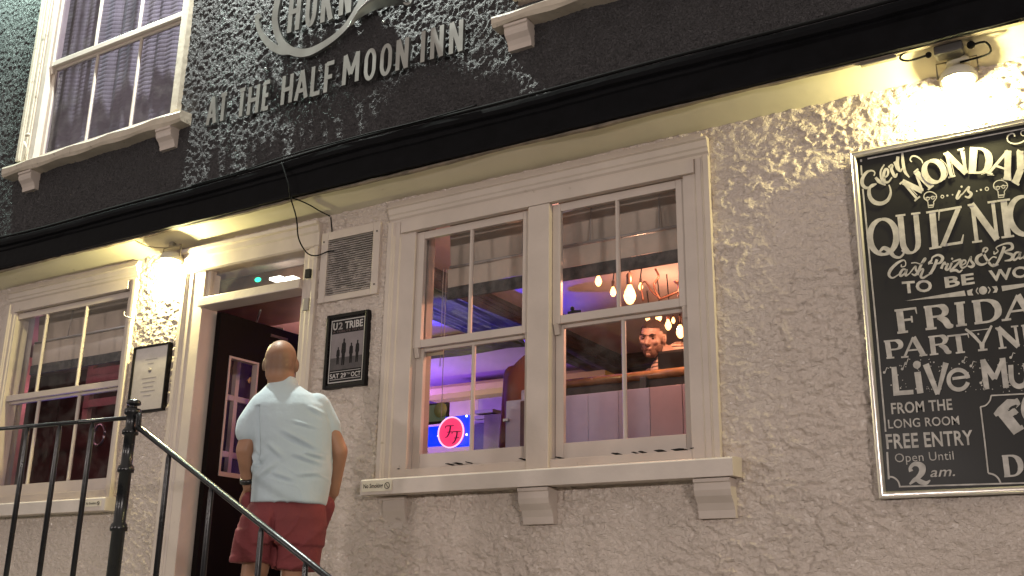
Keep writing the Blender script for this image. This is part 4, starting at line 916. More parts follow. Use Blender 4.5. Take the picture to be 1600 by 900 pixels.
cable([(x, Yf-.03+.004*math.sin(x*9), 4.212+wav(x)+.006*math.sin(x*4)) for x in [-5.2+.25*i for i in range(10)]], .0045, 'dark cable lying along the top edge of the black beam')

# ------------------------------------------------------------------ steps, landing and railing
LAND = 1.12
st = empty('entrance_steps', (-4.2, 4.0, 0), 'stone landing and steps in front of the pub door', 'steps')
b = MB(); b.box(-7.5, -4.0, 3.05, 4.69, .12, LAND-.06); b.build('landing', m_stone, st)
for i in range(5):
    b = MB(); b.box(-7.5+.7*i, -7.5+.7*i+.69, 3.04, 4.69, LAND-.059, LAND, .006); b.build('slab', m_stone, st)
n_st = 6
for i in range(n_st):
    z = LAND-(i+1)*.165; b = MB(); b.box(-4.0+i*.29, -4.0+(i+1)*.29, 3.05, 4.68, max(.0, z-.4), z, .008); b.build('step', m_stone, st)
b = MB(); b.box(ix0-.03, ix1+.03, 4.60, 4.95, LAND, 1.285, .006); b.build('threshold', m_stone, st)
rail = empty('handrail', (-4.2, 3.2, LAND), 'black iron railing with a collared newel post beside the entrance steps', 'railing')
YR = 3.20
nt = at(208, 640, YR); nx_ = nt.x
top = nt.z
b = MB(); r = .030
prof = [(r*1.25, LAND-top), (r*1.25, LAND-top+.05), (r*1.02, LAND-top+.06), (r*.98, -.55), (r*1.25, -.548), (r*1.3, -.535), (r*1.2, -.52), (r*.92, -.51), (r*.90, -.29), (r*1.2, -.288), (r*1.25, -.275), (r*1.15, -.26), (r*.86, -.25), (r*.84, -.12), (r*1.2, -.115), (r*1.25, -.10), (r*1.0, -.09), (r*.82, -.08), (r*.85, -.03), (r*1.25, -.02), (r*1.3, .0), (r*.6, .008), (r*.55, .018), (r*1.0, .022), (r*1.15, .03), (r*.9, .042), (r*.3, .048)]
b.lathe((nx_, YR, top), prof, 18); b.build('newel_post', m_iron, rail)
hz = at(195, 652, YR).z
lx = at(0, 670, YR); b = MB(); b.tube([(-7.3, YR, lx.z+.0), (lx.x, YR, lx.z), (nx_-.01, YR, hz-.005)], .010, 8); b.build('top_bar', m_iron, rail)
hr0, hr1 = at(217, 668, YR), at(510, 900, YR); sl = (hr1.z-hr0.z)/(hr1.x-hr0.x)
end = Vector((hr1.x+.75, YR, hr1.z+sl*.75))
b = MB(); b.tube([(nx_+.02, YR, hz+.0), (nx_+.045, YR, hz+.005), (nx_+.05, YR, hr0.z+.0), hr0, hr1, end], .0135, 12); b.build('sloping_handrail', m_iron, rail)
def baluster(x, z1, zb, nm='baluster'):
    b = MB(); b.tube([(x, YR, zb), (x, YR, z1-.10), (x, YR, z1-.085), (x, YR, z1-.03), (x, YR, z1)], [.0125, .0125, .012, .012, .007], 10); b.build(nm, m_iron, rail)
for px, py in ((44, 667), (94, 664), (145, 661)):
    p = at(px, py, YR); baluster(p.x, p.z, LAND)
dx = at(94, 664, YR).x-at(44, 667, YR).x
for k in range(1, 6): baluster(at(44, 667, YR).x-dx*k, lx.z, LAND)
for px, py in ((265, 703), (331, 757), (409, 818), (478, 873)):
    p = at(px, py, YR); z1 = hr0.z+sl*(p.x-hr0.x); zb_ = LAND if p.x < -4.0 else LAND-.165*(int((p.x+4.0)/.29)+1); baluster(p.x, z1, zb_)
b = MB(); b.tube([(end.x, YR, .12), (end.x, YR, end.z+.03)], .02, 12); b.build('end_post', m_iron, rail)

# ------------------------------------------------------------------ bodies: primitives fused into one skin
def prim_mesh(prims, M=Matrix.Identity(4)):
    mb = MB()
    for p in prims:
        k = p[0]
        if k == 'e':
            t = MB(); t.sphere((0, 0, 0), p[2], 20, 14); rot = Euler([R(a) for a in (p[3] if len(p) > 3 else (0, 0, 0))]).to_matrix()
            mb.add([M @ (rot @ Vector(v)+Vector(p[1])) for v in t.v], t.f, True)
        elif k == 'c':
            a, c = Vector(p[1]), Vector(p[2]); r0, r1 = p[3], p[4]; ax = (c-a); l = ax.length; q = ax.to_track_quat('Z', 'Y').to_matrix(); sq = p[5] if len(p) > 5 else 1
            pr_ = [(r0*math.sin(u), -r0*math.cos(u)) for u in np.linspace(.15, math.pi/2, 5)]+[(r1*math.cos(u), l+r1*math.sin(u)) for u in np.linspace(0, math.pi/2-.15, 5)]
            t = MB(); t.lathe((0, 0, 0), pr_, 16); mb.add([M @ (q @ Vector((v[0], v[1]*sq, v[2]))+a) for v in t.v], t.f, True)
        elif k == 'l':
            secs = p[1]; n = 28; vs = []
            for (x, y, z, rx, ry) in secs:
                for i in range(n):
                    a = 2*math.pi*i/n; ca, sa = math.cos(a), math.sin(a); e = .85
                    vs.append(M @ Vector((x+rx*math.copysign(abs(ca)**e, ca), y+ry*math.copysign(abs(sa)**e, sa), z)))
            fs = [(j*n+i, j*n+(i+1) % n, (j+1)*n+(i+1) % n, (j+1)*n+i) for j in range(len(secs)-1) for i in range(n)]+[tuple(range(n))[::-1], tuple(range((len(secs)-1)*n, len(secs)*n))]
            mb.add(vs, fs, True)
    return mb
def fuse(name, prims, m_, parent, voxel=.008, smooth=6, M=Matrix.Identity(4), disp=None):
    mb = prim_mesh(prims, M)
    me = bpy.data.meshes.new('tmp'); me.from_pydata(mb.v, [], mb.f); bm = bmesh.new(); bm.from_mesh(me)
    bmesh.ops.recalc_face_normals(bm, faces=bm.faces); bm.to_mesh(me); bm.free()
    o = bpy.data.objects.new('tmp', me); col.objects.link(o)
    md = o.modifiers.new('r', 'REMESH'); md.mode = 'VOXEL'; md.voxel_size = voxel; md.use_smooth_shade = True
    s = o.modifiers.new('s', 'SMOOTH'); s.iterations = smooth; s.factor = .5
    dg = bpy.context.evaluated_depsgraph_get(); out = bpy.data.meshes.new_from_object(o.evaluated_get(dg)); bpy.data.objects.remove(o)
    n = len(out.vertices); co = np.empty(n*3, np.float32); out.vertices.foreach_get('co', co); co = co.reshape(-1, 3)
    if disp:
        no_ = np.empty(n*3, np.float32); out.vertices.foreach_get('normal', no_); no_ = no_.reshape(-1, 3)
        loc = (np.array(M.inverted().to_3x3()) @ (co-np.array(M.translation)).T).T
        co = co+no_*disp(loc)[:, None]
    co = co-np.array(origin(parent)[:]); out.vertices.foreach_set('co', co.ravel().astype(np.float32)); out.update(); out.name = name
    return link_mesh(name, out, m_, parent)
def hand_prims(w, d, fw_, side):
    """palm at w heading along d with five bent fingers, fw_ = sideways axis"""
    w, d, s = Vector(w), Vector(d).normalized(), Vector(fw_).normalized(); n = d.cross(s).normalized()
    out = [('c', w-d*.01, w+d*.075, .026, .036, .6)]
    for k, (o_, L_) in enumerate(((-.030, .070), (-.010, .080), (.010, .074), (.030, .058))):
        b0 = w+d*.085+s*o_; k1 = b0+d*L_*.5+n*.012; k2 = k1+d*L_*.35+n*.026
        out += [('c', b0, k1, .0105, .0095), ('c', k1, k2, .0095, .0085)]
    t0 = w+d*.03-s*.03; t1 = t0+d*.035-s*.03+n*.012; out += [('c', t0, t1, .013, .011), ('c', t1, t1+d*.03+n*.008, .011, .0095)]
    return out
def head_prims(c, ax, s=1.0):
    """ax = 3x3 matrix, columns right, forward, up; head about 23 cm tall"""
    P = lambda x, y, z: Vector(c)+ax @ Vector((x, y, z))*s
    e = [R_ for R_ in ax.to_euler()]; E = tuple(math.degrees(a) for a in e)
    L_ = [('e', P(0, -.012, .028), (.077, .096, .088), E), ('e', P(0, .030, -.015), (.062, .068, .085), E), ('e', P(0, .045, -.072), (.042, .044, .036), E), ('e', P(0, -.040, -.015), (.070, .062, .074), E),
            ('c', P(0, .088, .018), P(0, .115, -.022), .008, .013), ('e', P(0, .104, -.028), (.020, .014, .010), E), ('e', P(0, .086, .034), (.050, .014, .010), E),
            ('e', P(-.035, .070, -.015), (.024, .024, .02), E), ('e', P(.035, .070, -.015), (.024, .024, .02), E), ('e', P(0, .094, -.052), (.024, .010, .006), E), ('e', P(0, .092, -.063), (.020, .010, .006), E), ('e', P(0, .086, -.090), (.020, .016, .016), E),
            ('e', P(0, -.050, -.055), (.062, .045, .055), E), ('e', P(-.079, -.005, -.002), (.010, .020, .034), (E[0], E[1], E[2]+18)), ('e', P(.079, -.005, -.002), (.010, .020, .034), (E[0], E[1], E[2]-18)), ('e', P(-.080, .0, -.022), (.007, .010, .012), E), ('e', P(.080, .0, -.022), (.007, .010, .012), E)]
    return [(p[0], p[1], tuple(q*s for q in p[2]), p[3]) if p[0] == 'e' else (p[0], p[1], p[2], p[3]*s, p[4]*s) for p in L_]
def noise3(v, s, seed):
    return vnoise(v[:, 0]*1.0+v[:, 1]*.7, v[:, 2]+v[:, 1]*.4, s, seed)-.5
# --- the man at the door, seen from behind
YM = 3.85; base = at(436, 533, YM); FZ = base.z-1.75
man = empty('person', (base.x, YM, FZ), 'bald man seen from behind in a pale blue shirt and maroon shorts at the door', 'person')
MM = Matrix.Translation((base.x, YM, FZ)) @ Matrix.Rotation(YAW, 4, 'Z') @ Matrix.Translation((.06, 0, 0)) @ Matrix.Diagonal((.955, 1, 1, 1)) @ Matrix.Translation((-.06, 0, 0))
hax = Matrix.Rotation(R(3), 3, 'Z') @ Matrix.Rotation(R(-6), 3, 'X')
body = [('e', (0, .0, 1.0), (.1, .1, .1))][:0]
body += head_prims((.006, .045, 1.632), hax, 1.10)
body += [('c', (.03, .02, 1.46), (.010, .030, 1.62), .074, .068), ('e', (.018, .012, 1.57), (.072, .060, .07)), ('l', [(.10, 0, .9, .16, .11), (.11, 0, 1.1, .16, .10), (.10, 0, 1.3, .17, .10), (.085, .01, 1.42, .16, .09), (.05, .02, 1.5, .07, .06)])]
lw, rw = (-.112, .045, 1.02), (.322, .11, 1.0)
body += [('c', (-.075, .0, 1.39), (-.125, -.035, 1.185), .056, .047), ('c', (-.125, -.035, 1.185), lw, .047, .030)]
body += [('c', (.245, .0, 1.39), (.352, .02, 1.195), .056, .047), ('c', (.352, .02, 1.195), rw, .047, .030)]
body += hand_prims(lw, (.25, .55, -.8), (1, 0, .2), 1)+hand_prims(rw, (-.45, .35, -.82), (.5, .8, 0), -1)
body += [('c', (.0, 0, .86), (-.045, .0, .50), .088, .058), ('c', (-.045, .0, .50), (-.045, -.055, .34), .056, .058), ('c', (-.045, -.055, .34), (-.045, -.03, .09), .058, .038), ('c', (-.045, -.05, .05), (-.06, .16, .035), .042, .034),
         ('c', (.17, 0, .86), (.165, .03, .50), .088, .058), ('c', (.165, .03, .50), (.165, -.01, .34), .056, .058), ('c', (.165, -.01, .34), (.165, .0, .09), .058, .038), ('c', (.165, -.02, .05), (.18, .19, .035), .042, .034)]
fuse('body', body, m_skin, man, .0065, 14, MM)
nt_ = m_skin.node_tree; tc_ = nt_.nodes.new('ShaderNodeTexCoord'); sx_ = nt_.nodes.new('ShaderNodeSeparateXYZ'); nt_.links.new(tc_.outputs['Object'], sx_.inputs[0])
ra = nt_.nodes.new('ShaderNodeValToRGB'); mr_ = nt_.nodes.new('ShaderNodeMapRange'); mr_.inputs[1].default_value = 1.52; mr_.inputs[2].default_value = 1.77; nt_.links.new(sx_.outputs[2], mr_.inputs[0]); nt_.links.new(mr_.outputs[0], ra.inputs[0])
el = ra.color_ramp.elements; el[0].position = 0; el[0].color = (0, 0, 0, 1); el[1].position = 1; el[1].color = (0, 0, 0, 1)
for p_, v_ in ((.14, .0), (.32, .75), (.52, .7), (.72, .15)):
    e_ = el.new(p_); e_.color = (v_, v_, v_, 1)
bs_ = nt_.nodes['Principled BSDF']; old = bs_.inputs['Base Color'].links[0].from_socket; mx_ = nt_.nodes.new('ShaderNodeMix'); mx_.data_type = 'RGBA'; nt_.links.new(ra.outputs[0], mx_.inputs[0]); nt_.links.new(old, mx_.inputs[6]); mx_.inputs[7].default_value = (.13, .075, .05, 1); nt_.links.new(mx_.outputs[2], bs_.inputs['Base Color'])
shirt = [('l', [(.114, -.004, .925, .188, .158), (.118, -.002, .99, .194, .156), (.122, .0, 1.10, .205, .150), (.116, -.002, 1.22, .210, .147), (.104, .0, 1.33, .212, .140), (.088, .004, 1.41, .202, .126), (.066, .010, 1.462, .165, .108), (.045, .018, 1.50, .115, .088), (.032, .026, 1.535, .073, .070), (.028, .030, 1.562, .068, .066)]),
         ('c', (-.055, .0, 1.415), (-.112, -.018, 1.31), .072, .072), ('c', (-.112, -.018, 1.31), (-.118, -.028, 1.275), .072, .068), ('c', (.225, .0, 1.41), (.285, .018, 1.31), .074, .070), ('c', (.285, .018, 1.31), (.300, .026, 1.272), .070, .064)]
def loc_px(px, py): return ((px-(436-.085*(py-533)))/305, 1.75-(py-533)/305)
CREASES = [(460, 664, 505, 674, .004, .008), (444, 676, 505, 706, .007, .011), (478, 711, 512, 716, .006, .009), 
           (390, 740, 420, 716, .008, .012), (404, 752, 440, 726, .006, .012), (462, 712, 508, 726, .006, .010), (470, 744, 508, 740, .005, .010), (424, 696, 452, 720, .006, .012), (486, 640, 512, 652, .005, .010), (430, 740, 470, 752, .005, .010), (396, 704, 414, 730, -.007, .009)]
def shirt_disp(v):
    x, y, z = v[:, 0], v[:, 1], v[:, 2]
    low = np.clip((1.40-z)/.3, 0, 1)
    w = z+.35*(x-.12)+.03*np.sin(x*18+z*9)
    msk = np.clip(noise3(v, 4.5, 41)*3+.35, 0, 1); fold = (1-np.abs(np.sin(w*26+noise3(v, 5, 3)*5+noise3(v, 13, 4)*2)))**6*.009*low*msk
    big = .010*noise3(v, 6, 5)+.004*noise3(v, 15, 8)
    yoke = .0015*(np.abs(z-1.40+.2*(x-.1)**2) < .006)*(y < 0)
    pleat = .010*np.clip(1-np.abs(x-.10-.1*(z-1.2))/.018, 0, 1)*np.clip((1.36-z)/.02, 0, 1)*np.clip((z-1.02)/.2, 0, 1)
    arm = -.016*np.clip(1-np.abs(x+.055-(z-1.3)*-.1)/.016, 0, 1)*(z < 1.40)*(z > 1.1)*(y < .02)
    out = fold*.5+big*low+arm+.004*noise3(v, 5, 15)
    for (ax_, ay_, bx_, by_, dp, wd) in CREASES:
        a = np.array(loc_px(ax_, ay_)); c = np.array(loc_px(bx_, by_)); d = c-a; L2 = d @ d
        t = np.clip(((x-a[0])*d[0]+(z-a[1])*d[1])/L2, 0, 1); dx_ = x-a[0]-t*d[0]; dz_ = z-a[1]-t*d[1]; q = np.hypot(dx_, dz_)
        e = np.sin(math.pi*np.clip(t, .04, .96)); dp = dp*1.7; out = out+dp*np.exp(-(q/wd)**2)*e*(y < .06)-dp*.7*np.exp(-((q-1.9*wd)/wd)**2)*e*(dz_ < 0)*(y < .06)
    return out
sh = fuse('shirt', shirt, m_shirt, man, .0052, 18, MM, shirt_disp)
coll = [('l', [(.033, .028, 1.525, .079, .074), (.029, .031, 1.555, .073, .070), (.028, .032, 1.566, .069, .066)])]
fuse('collar', coll, m_shirt, man, .005, 2, MM)
shorts = [('l', [(.115, 0, 1.0, .170, .125), (.108, 0, .93, .188, .138), (.095, -.005, .86, .216, .156), (.092, 0, .78, .222, .156), (.09, 0, .73, .225, .145)]),
          ('l', [(-.015, 0, .80, .125, .135), (-.036, 0, .74, .114, .125), (-.048, .0, .650, .108, .118)]), ('l', [(.185, 0, .80, .13, .135), (.180, .01, .72, .120, .125), (.168, .015, .620, .118, .118)]),
          ('c', (-.10, .06, .95), (-.085, .10, .86), .05, .055), ('c', (.285, .08, .93), (.25, .11, .86), .05, .055)]
def shorts_disp(v):
    x, y, z = v[:, 0], v[:, 1], v[:, 2]
    crotch = -.03*np.clip(1-np.abs(x-.075)/.02, 0, 1)*np.clip((.90-z)/.1, 0, 1)*(y < .05)
    w = z-.5*np.abs(x-.08)
    fold = (1-np.abs(np.sin(w*24+noise3(v, 6, 23)*7)))**4*.008*np.clip((.90-z)/.08, 0, 1)
    hem = .003*(z < np.where(x < .07, .677, .647))
    return crotch+fold+.012*noise3(v, 8, 25)+hem
fuse('shorts', shorts, m_shorts, man, .0065, 5, MM, shorts_disp)
wp = MM @ Vector((-.115, .030, 1.045)); b = MB(); dirv = (MM.to_3x3() @ (Vector(lw)-Vector((-.125, -.035, 1.185)))).normalized()
ring = []; a_ = dirv.orthogonal().normalized(); b_ = dirv.cross(a_)
b.tube([wp-dirv*.012, wp-dirv*.011, wp+dirv*.011, wp+dirv*.012], [.030, .037, .037, .030], 18); b.build('watch', m_watch, man)
for (u, s_) in ((-.055, .05), (.17, .0)):
    p0 = MM @ Vector((u, .04, .03)); b = MB(); b.sphere((0, 0, 0), (.048, .13, .035), 14, 8); Mr = MM.to_3x3()
    b.v = [tuple(Mr @ Vector(v)+p0) for v in b.v]; b.build('shoe', mat('dark shoe', (.02, .018, .016), .5), man)

# ------------------------------------------------------------------ interior
def struct(name, b_, m_): o = b_.build(name, m_); tag(o, kind='structure'); return o
CZ = 3.80
b = MB(); b.box(-13, 1.2, 4.96, 9.3, CZ, CZ+.08); ceil = struct('ceiling', b, m_ceil)
b = MB(); b.box(-13, 1.2, 4.86, 9.3, 1.1, 1.27); struct('floor', b, mat('dark floorboards', (.06, .035, .02), .4))
b = MB(); b.box(-13, 1.2, 9.2, 9.3, 1.27, CZ); struct('wall_back', b, m_inwall)
b = MB(); b.box(1.1, 1.2, 4.86, 9.2, 1.27, CZ); struct('wall_right', b, m_inwall)
b = MB(); b.box(-13, -12.9, 4.86, 9.2, 1.27, CZ); struct('wall_left', b, m_redwall)
b = MB(); b.box(-12.9, -6.45, 6.6, 6.7, 1.27, CZ); lobby = struct('wall_lobby', b, m_redwall)
b = MB(); b.box(-6.44, -5.45, 6.6, 6.7, 1.27, CZ); struct('wall_lobby_pink', b, mat('pink plaster', (.55, .34, .33), .7)).name = 'wall_plaster'
for k in range(14):
    b = MB(); x = -10.6+k*.30; b.box(x, x+.29, 6.585, 6.6, 1.3, 3.6, .003); b.build('plank', m_redwall, lobby)
# beams
for (x0, x1, y0, y1, z0, nm, m_) in ((-4.40, -4.07, 5.0, 9.2, 3.66, 'ceiling_beam', m_beam), (-4.72, -4.50, 5.0, 7.4, 3.72, 'ceiling_beam', m_beam), (-6.4, -4.41, 7.25, 7.50, 3.70, 'ceiling_beam', m_beam), (-4.06, -1.0, 8.5, 8.75, 3.68, 'ceiling_beam', m_beam), (-1.0, -.7, 5, 9.2, 3.66, 'ceiling_beam', m_beam)):
    bm = bmesh.new(); bmesh.ops.create_cube(bm, size=1)
    for v in bm.verts: v.co = Vector(((x0+x1)/2+v.co.x*(x1-x0), (y0+y1)/2+v.co.y*(y1-y0), (z0+CZ-.002)/2+v.co.z*(CZ-.002-z0)))
    bmesh.ops.subdivide_edges(bm, edges=bm.edges[:], cuts=7, use_grid_fill=True)
    for v in bm.verts:
        if v.co.z < CZ-.03: v.co += Vector((random.uniform(-.008, .008), random.uniform(-.008, .008), random.uniform(-.008, .008)))
    me = bpy.data.meshes.new(nm); bm.to_mesh(me); bm.free(); link_mesh(nm, me, m_, ceil)
# window blinds
def roman_blind(x0, x1, ztop, zbot, Y, label, zfold):
    t = empty('roman_blind', ((x0+x1)/2, Y, zbot), label, 'blind')
    vs = []; fs = []; nx = 24; zs = [ztop, ztop-.12, zfold+.03, zfold+.012, zfold, zfold-.01, zfold-.02, zbot+.05, zbot]; ys = [0, .0, .02, .035, .03, -.005, -.01, -.005, .0]
    for z, yy in zip(zs, ys):
        for i in range(nx+1): x = x0+(x1-x0)*i/nx; vs.append((x, Y+yy*1+.0015*math.sin(i*.8)*(1 if z < ztop-.05 else 0)*.6, z+.002*math.sin(i*.5)))
    for j in range(len(zs)-1):
        for i in range(nx): a = j*(nx+1)+i; fs.append((a, a+1, a+nx+2, a+nx+1))
    b = MB(); b.add(vs, fs, True); b.build('cloth', m_blind, t)
    b = MB(); b.box(x0, x1, Y-.01, Y+.008, zbot-.075, zbot-.003, .003); b.build('hem_band', m_band, t)
    b = MB()
    for k in (.25, .75): xx = x0+(x1-x0)*k; b.tube([(xx, Y+.018, ztop), (xx, Y-.012, zfold)], .004, 6)
    b.tube([(x0+.02, Y-.012, zfold-.004), (x1-.02, Y-.012, zfold-.004)], .009, 6); b.build('lift_cord', m_slat, t)
roman_blind(jl+.09, mu0-.0, 3.90, 3.375, 4.90, 'beige roman blind half raised in the left light of the middle window', 3.50)
roman_blind(mu0+.06, jr-.02, 3.90, 3.375, 4.90, 'beige roman blind half raised in the right light of the middle window', 3.50)
roman_blind(lj0+.12, lj1+.3, 3.90, 3.32, 4.90, 'pale roman blind half raised in the left window', 3.50)
b = MB(); b.tube([(jl+.06, 4.89, 3.5), (jl+.06, 4.89, 2.9)], .0022, 6); b.tube([(jl+.075, 4.90, 3.5), (jl+.075, 4.90, 2.6)], .0022, 6); tag(b.build('blind_cord', m_slat), 'thin blind cords hanging at the left side of the middle window', 'cord')
# divider with polished rail
dv = empty('bar_divider', (-2.9, 5.5, 1.3), 'painted board divider with a polished wooden rail on dark brackets', 'divider')
rz_ = 2.885
b = MB(); b.tube([(-3.22, 5.6, rz_), (-1.2, 5.6, rz_)], .028, 14); b.build('rail', m_wood, dv)
b = MB(); b.box(-3.30, -1.2, 5.60, 5.66, 2.78, 2.86); b.build('top_board', m_beam, dv)
for x in (-3.2, -2.52, -1.9): 
    b = MB(); b.box(x-.02, x+.02, 5.56, 5.60, 2.74, 2.87, .005); b.build('bracket', m_iron, dv)
for k in range(9):
    x = -3.05+k*.20; b = MB(); b.box(x, x+.198, 5.5, 5.53, 1.3, 2.79, .004); b.build('board', m_whiteboard if k < 3 else mat('pink painted boarding', (.34, .25, .29), .5), dv)
b = MB(); b.box(-3.33, -3.06, 5.52, 5.56, 1.3, 2.79, .004); b.build('end_board', mat('dark wood', (.08, .045, .035), .5, var=.3), dv)
b = MB(); b.box(-2.47, -2.05, 5.66, 5.72, 2.5, 3.04, .02); tag(b.build('chair_back', mat('black leather', (.006, .005, .005), .5, spec=.12)), 'black chair back rising above the rail behind the right pane', 'chair')
# cabinets
cb = empty('cabinet', (-3.6, 6.0, 1.3), 'white cabinet with a smaller box on top behind the left light', 'cabinet')
b = MB(); b.box(-3.735, -3.25, 6.0, 6.4, 1.3, 2.91, .01); b.build('carcass', m_cupb, cb)
b = MB(); b.box(-3.65, -3.3, 6.05, 6.3, 2.912, 2.99, .02); b.build('top_box', m_cupb, cb)
b = MB(); b.box(-3.74, -3.70, 5.975, 6.0, 2.765, 2.785, .003); b.build('handle', m_steel, cb)
# lit shelf pelmet at the back
pel = empty('back_bar', (-5.9, 8.6, 1.3), 'yellow lit back bar counter with moulded pelmet under the purple ceiling', 'counter')
b = MB(); b.prism_x([(8.45, 3.60), (8.45, 3.66), (8.50, 3.70), (8.7, 3.70), (8.7, 3.56), (8.50, 3.56)], -6.2, -4.2); b.build('pelmet', mat('cream pelmet', (.62, .52, .12), .4), pel)
q_ = lambda px, py, Y=8.5: at(px, py, Y)
b = MB(); b.box(q_(640, 630).x, q_(742, 630, 8.6).x, 8.66, 8.7, 1.3, 3.56, .004); b.build('panel', mat('sand panel', (.50, .46, .13), .5, var=.1), pel)
b = MB(); b.box(q_(742, 630, 8.6).x+.004, q_(792, 630).x, 8.655, 8.7, 1.3, 3.56, .004); b.build('panel', mat('olive grey panel', (.30, .28, .17), .6, var=.3, varscale=3), pel)
for py in (641, 650, 657):
    b = MB(); z = q_(760, py).z; b.box(q_(741, py).x, q_(770, py).x, 8.50, 8.65, z-.025, z+.012, .004); b.build('shelf', mat('dusty shelf', (.20, .17, .15), .5), pel)
b = MB(); b.box(q_(742, 680).x, q_(764, 680).x, 8.45, 8.6, 1.3, q_(750, 664).z); b.build('dark_recess', mat('dark recess', (.02, .015, .03), .5), pel)
b = MB(); b.box(q_(764, 680).x+.004, q_(800, 680).x, 8.40, 8.64, 1.3, q_(780, 650).z); b.build('dark_cupboard', mat('brown cupboard', (.09, .065, .055), .4, var=.5, varscale=5), pel)
pic = empty('green_picture', (-4.2, 5.8, 2.85), 'dark framed green and yellow picture above the lit blue sign', 'picture')
X_ = lambda px, py: at(px, py, 5.75)
pa, pb = X_(655, 640), X_(698, 662); 
b = MB(); b.box(pa.x-.1, pb.x, 5.75, 5.78, gz(698, 660, 5.75), gz(698, 628, 5.75), .004); b.build('frame', m_frameb, pic)
b = MB(); b.box(pa.x-.08, pb.x-.008, 5.745, 5.749, gz(698, 657, 5.75), gz(698, 631, 5.75)); b.build('canvas', mat('green canvas', (.10, .17, .09), .5, var=.5, varscale=3), pic)
b = MB(); b.lathe((pb.x-.05, 5.742, gz(698, 640, 5.75)), [(.052, 0), (.052, .002)], 20, 'y'); o = b.build('yellow_shape', mat('ochre paint', (.26, .27, .08), .5), pic)
# the lit blue sign with the pink double-F roundel
sg = empty('light_box_sign', at(700, 690, 5.0), 'glowing blue light box with a pink round FF emblem inside the middle window', 'sign')
Y5 = 5.0
b = MB(); x0, x1 = gx(640, 690, Y5), gx(694, 685, Y5); b.box(x0, x1, Y5, Y5+.05, gz(690, 695, Y5), gz(690, 665, Y5), .004)
x2, x3 = gx(690, 685, Y5), gx(732, 685, Y5); b.box(x1+.001, x3, Y5+.001, Y5+.05, gz(710, 697, Y5), gz(710, 650, Y5), .004); b.build('blue_panel', emis('blue light', (.0, .035, 1.0), 1.25), sg)
cx_, cz_ = gx(706.5, 676, Y5), gz(706.5, 676, Y5); rr_ = (gx(726, 676, Y5)-gx(687, 676, Y5))/2
b = MB(); b.lathe((cx_, Y5-.012, cz_), [(rr_*1.0, 0), (rr_*1.0, .011)], 36, 'y'); b.build('pink_disc', emis('pink light', (1.0, .04, .16), 1.1), sg)
b = MB(); b.tube([(cx_+rr_*math.cos(a), Y5-.014, cz_+rr_*math.sin(a)) for a in np.linspace(0, 2*math.pi, 37)], .0045, 6); b.build('rim', emis('pale pink light', (1, .5, .75), 1.5), sg)
Bp = lambda cx, cy: (640+cx/7.5, 600+cy/7.5)
B = Brush(Y5-.0135)
for ox, oy in ((0, 0), (78, 68)):
    G_ = lambda pts, w: B.rib([Bp(x+ox, y+oy) for x, y in spl(pts)], w)
    G_([(418, 520), (425, 495), (465, 490), (520, 488)], [1, 1.3, 1.6, 1]); G_([(480, 495), (468, 560), (445, 610), (418, 630)], [2.2, 2.2, 1.8, .8]); G_([(440, 565), (500, 560)], [1, 1.2])
B.build('double_f', mat('dark ink', (.03, .005, .06), .5), sg)
B = Brush(Y5-.0005); B.ring(Bp(118, 560), 4.2, 9, 2); B.build('left_mark', emis('pale blue light', (.4, .5, 1), 1.2), sg)
b = MB()
for px, py in ((685, 681), (729, 650), (729, 679)): p = at(px, py, Y5-.004); b.sphere(p, .007, 8, 6)
b.build('bulb', emis('white spot', (.7, .8, 1), 3), sg)
b = MB(); p0, p1 = at(661, 541, 4.775), at(693, 551, 4.775); b.box(p0.x, p1.x, 4.775, 4.777, p1.z-.01, p0.z+.005); tag(b.build('paper_sticker', mat('beige sticker', (.42, .33, .22), .6)), 'small beige sticker at the top of the lower left pane', 'sticker')
# hanging filament bulbs
m_bulb = emis('warm filament', (1, .50, .17), 30); m_env = mat('amber glass', (.8, .35, .1), .1, emit=(1, .46, .15), es=6)
def pendant(px, py, Y, s, label):
    p = at(px, py, Y); t = empty('pendant_bulb', p, label, 'pendant light', 'filament bulbs hanging from the bar ceiling')
    b = MB(); b.lathe(p, [(.004, -.06*s), (.018*s, -.052*s), (.030*s, -.03*s), (.033*s, -.01*s), (.026*s, .015*s), (.014*s, .04*s), (.012*s, .05*s)], 14); b.build('bulb', m_env, t)
    b = MB(); b.lathe((p.x, p.y, p.z), [(.008*s, -.035*s), (.012*s, -.02*s), (.008*s, .0)], 8); b.build('filament', m_bulb, t)
    b = MB(); b.lathe(p, [(.013*s, .048*s), (.017*s, .055*s), (.017*s, .11*s), (.008*s, .12*s)], 12); b.build('socket', mat('bronze socket', (.06, .03, .02), .4, metal=.5), t)
    b = MB(); b.tube([(p.x, p.y, p.z+.11*s), (p.x+.01, p.y, (p.z+CZ)/2), (p.x, p.y, CZ)], .004, 6); b.build('flex', m_cable, t)
    return p
PB = [(1001, 447, 5.9, .45, 'tiny filament bulb just right of the largest bulb'), (1012, 496, 6.8, .5, 'tiny filament bulb above the forehead of the man'), (1052, 500, 7.2, .45, 'tiny far filament bulb between the bulbs right of the man'), (935, 438, 5.9, 0.68, 'leftmost glowing filament bulb in the right light of the middle window'), (958, 455, 5.9, 0.60, 'small filament bulb right beside the glazing bar, near the leftmost one'), (984, 459, 5.45, 1.1, 'largest and nearest glowing filament bulb, upper right pane'),
      (1029, 494, 6.6, 0.68, 'filament bulb shining right above the man\'s head'), (1044, 507, 6.5, 0.68, 'filament bulb just right of the man\'s head'), (1063, 517, 6.0, .8, 'filament bulb hanging from a long bronze socket right of the man'), (1076.5, 527, 6.2, .65, 'lowest filament bulb at the right edge of the window')]
for i, a in enumerate(PB):
    p = pendant(*a)
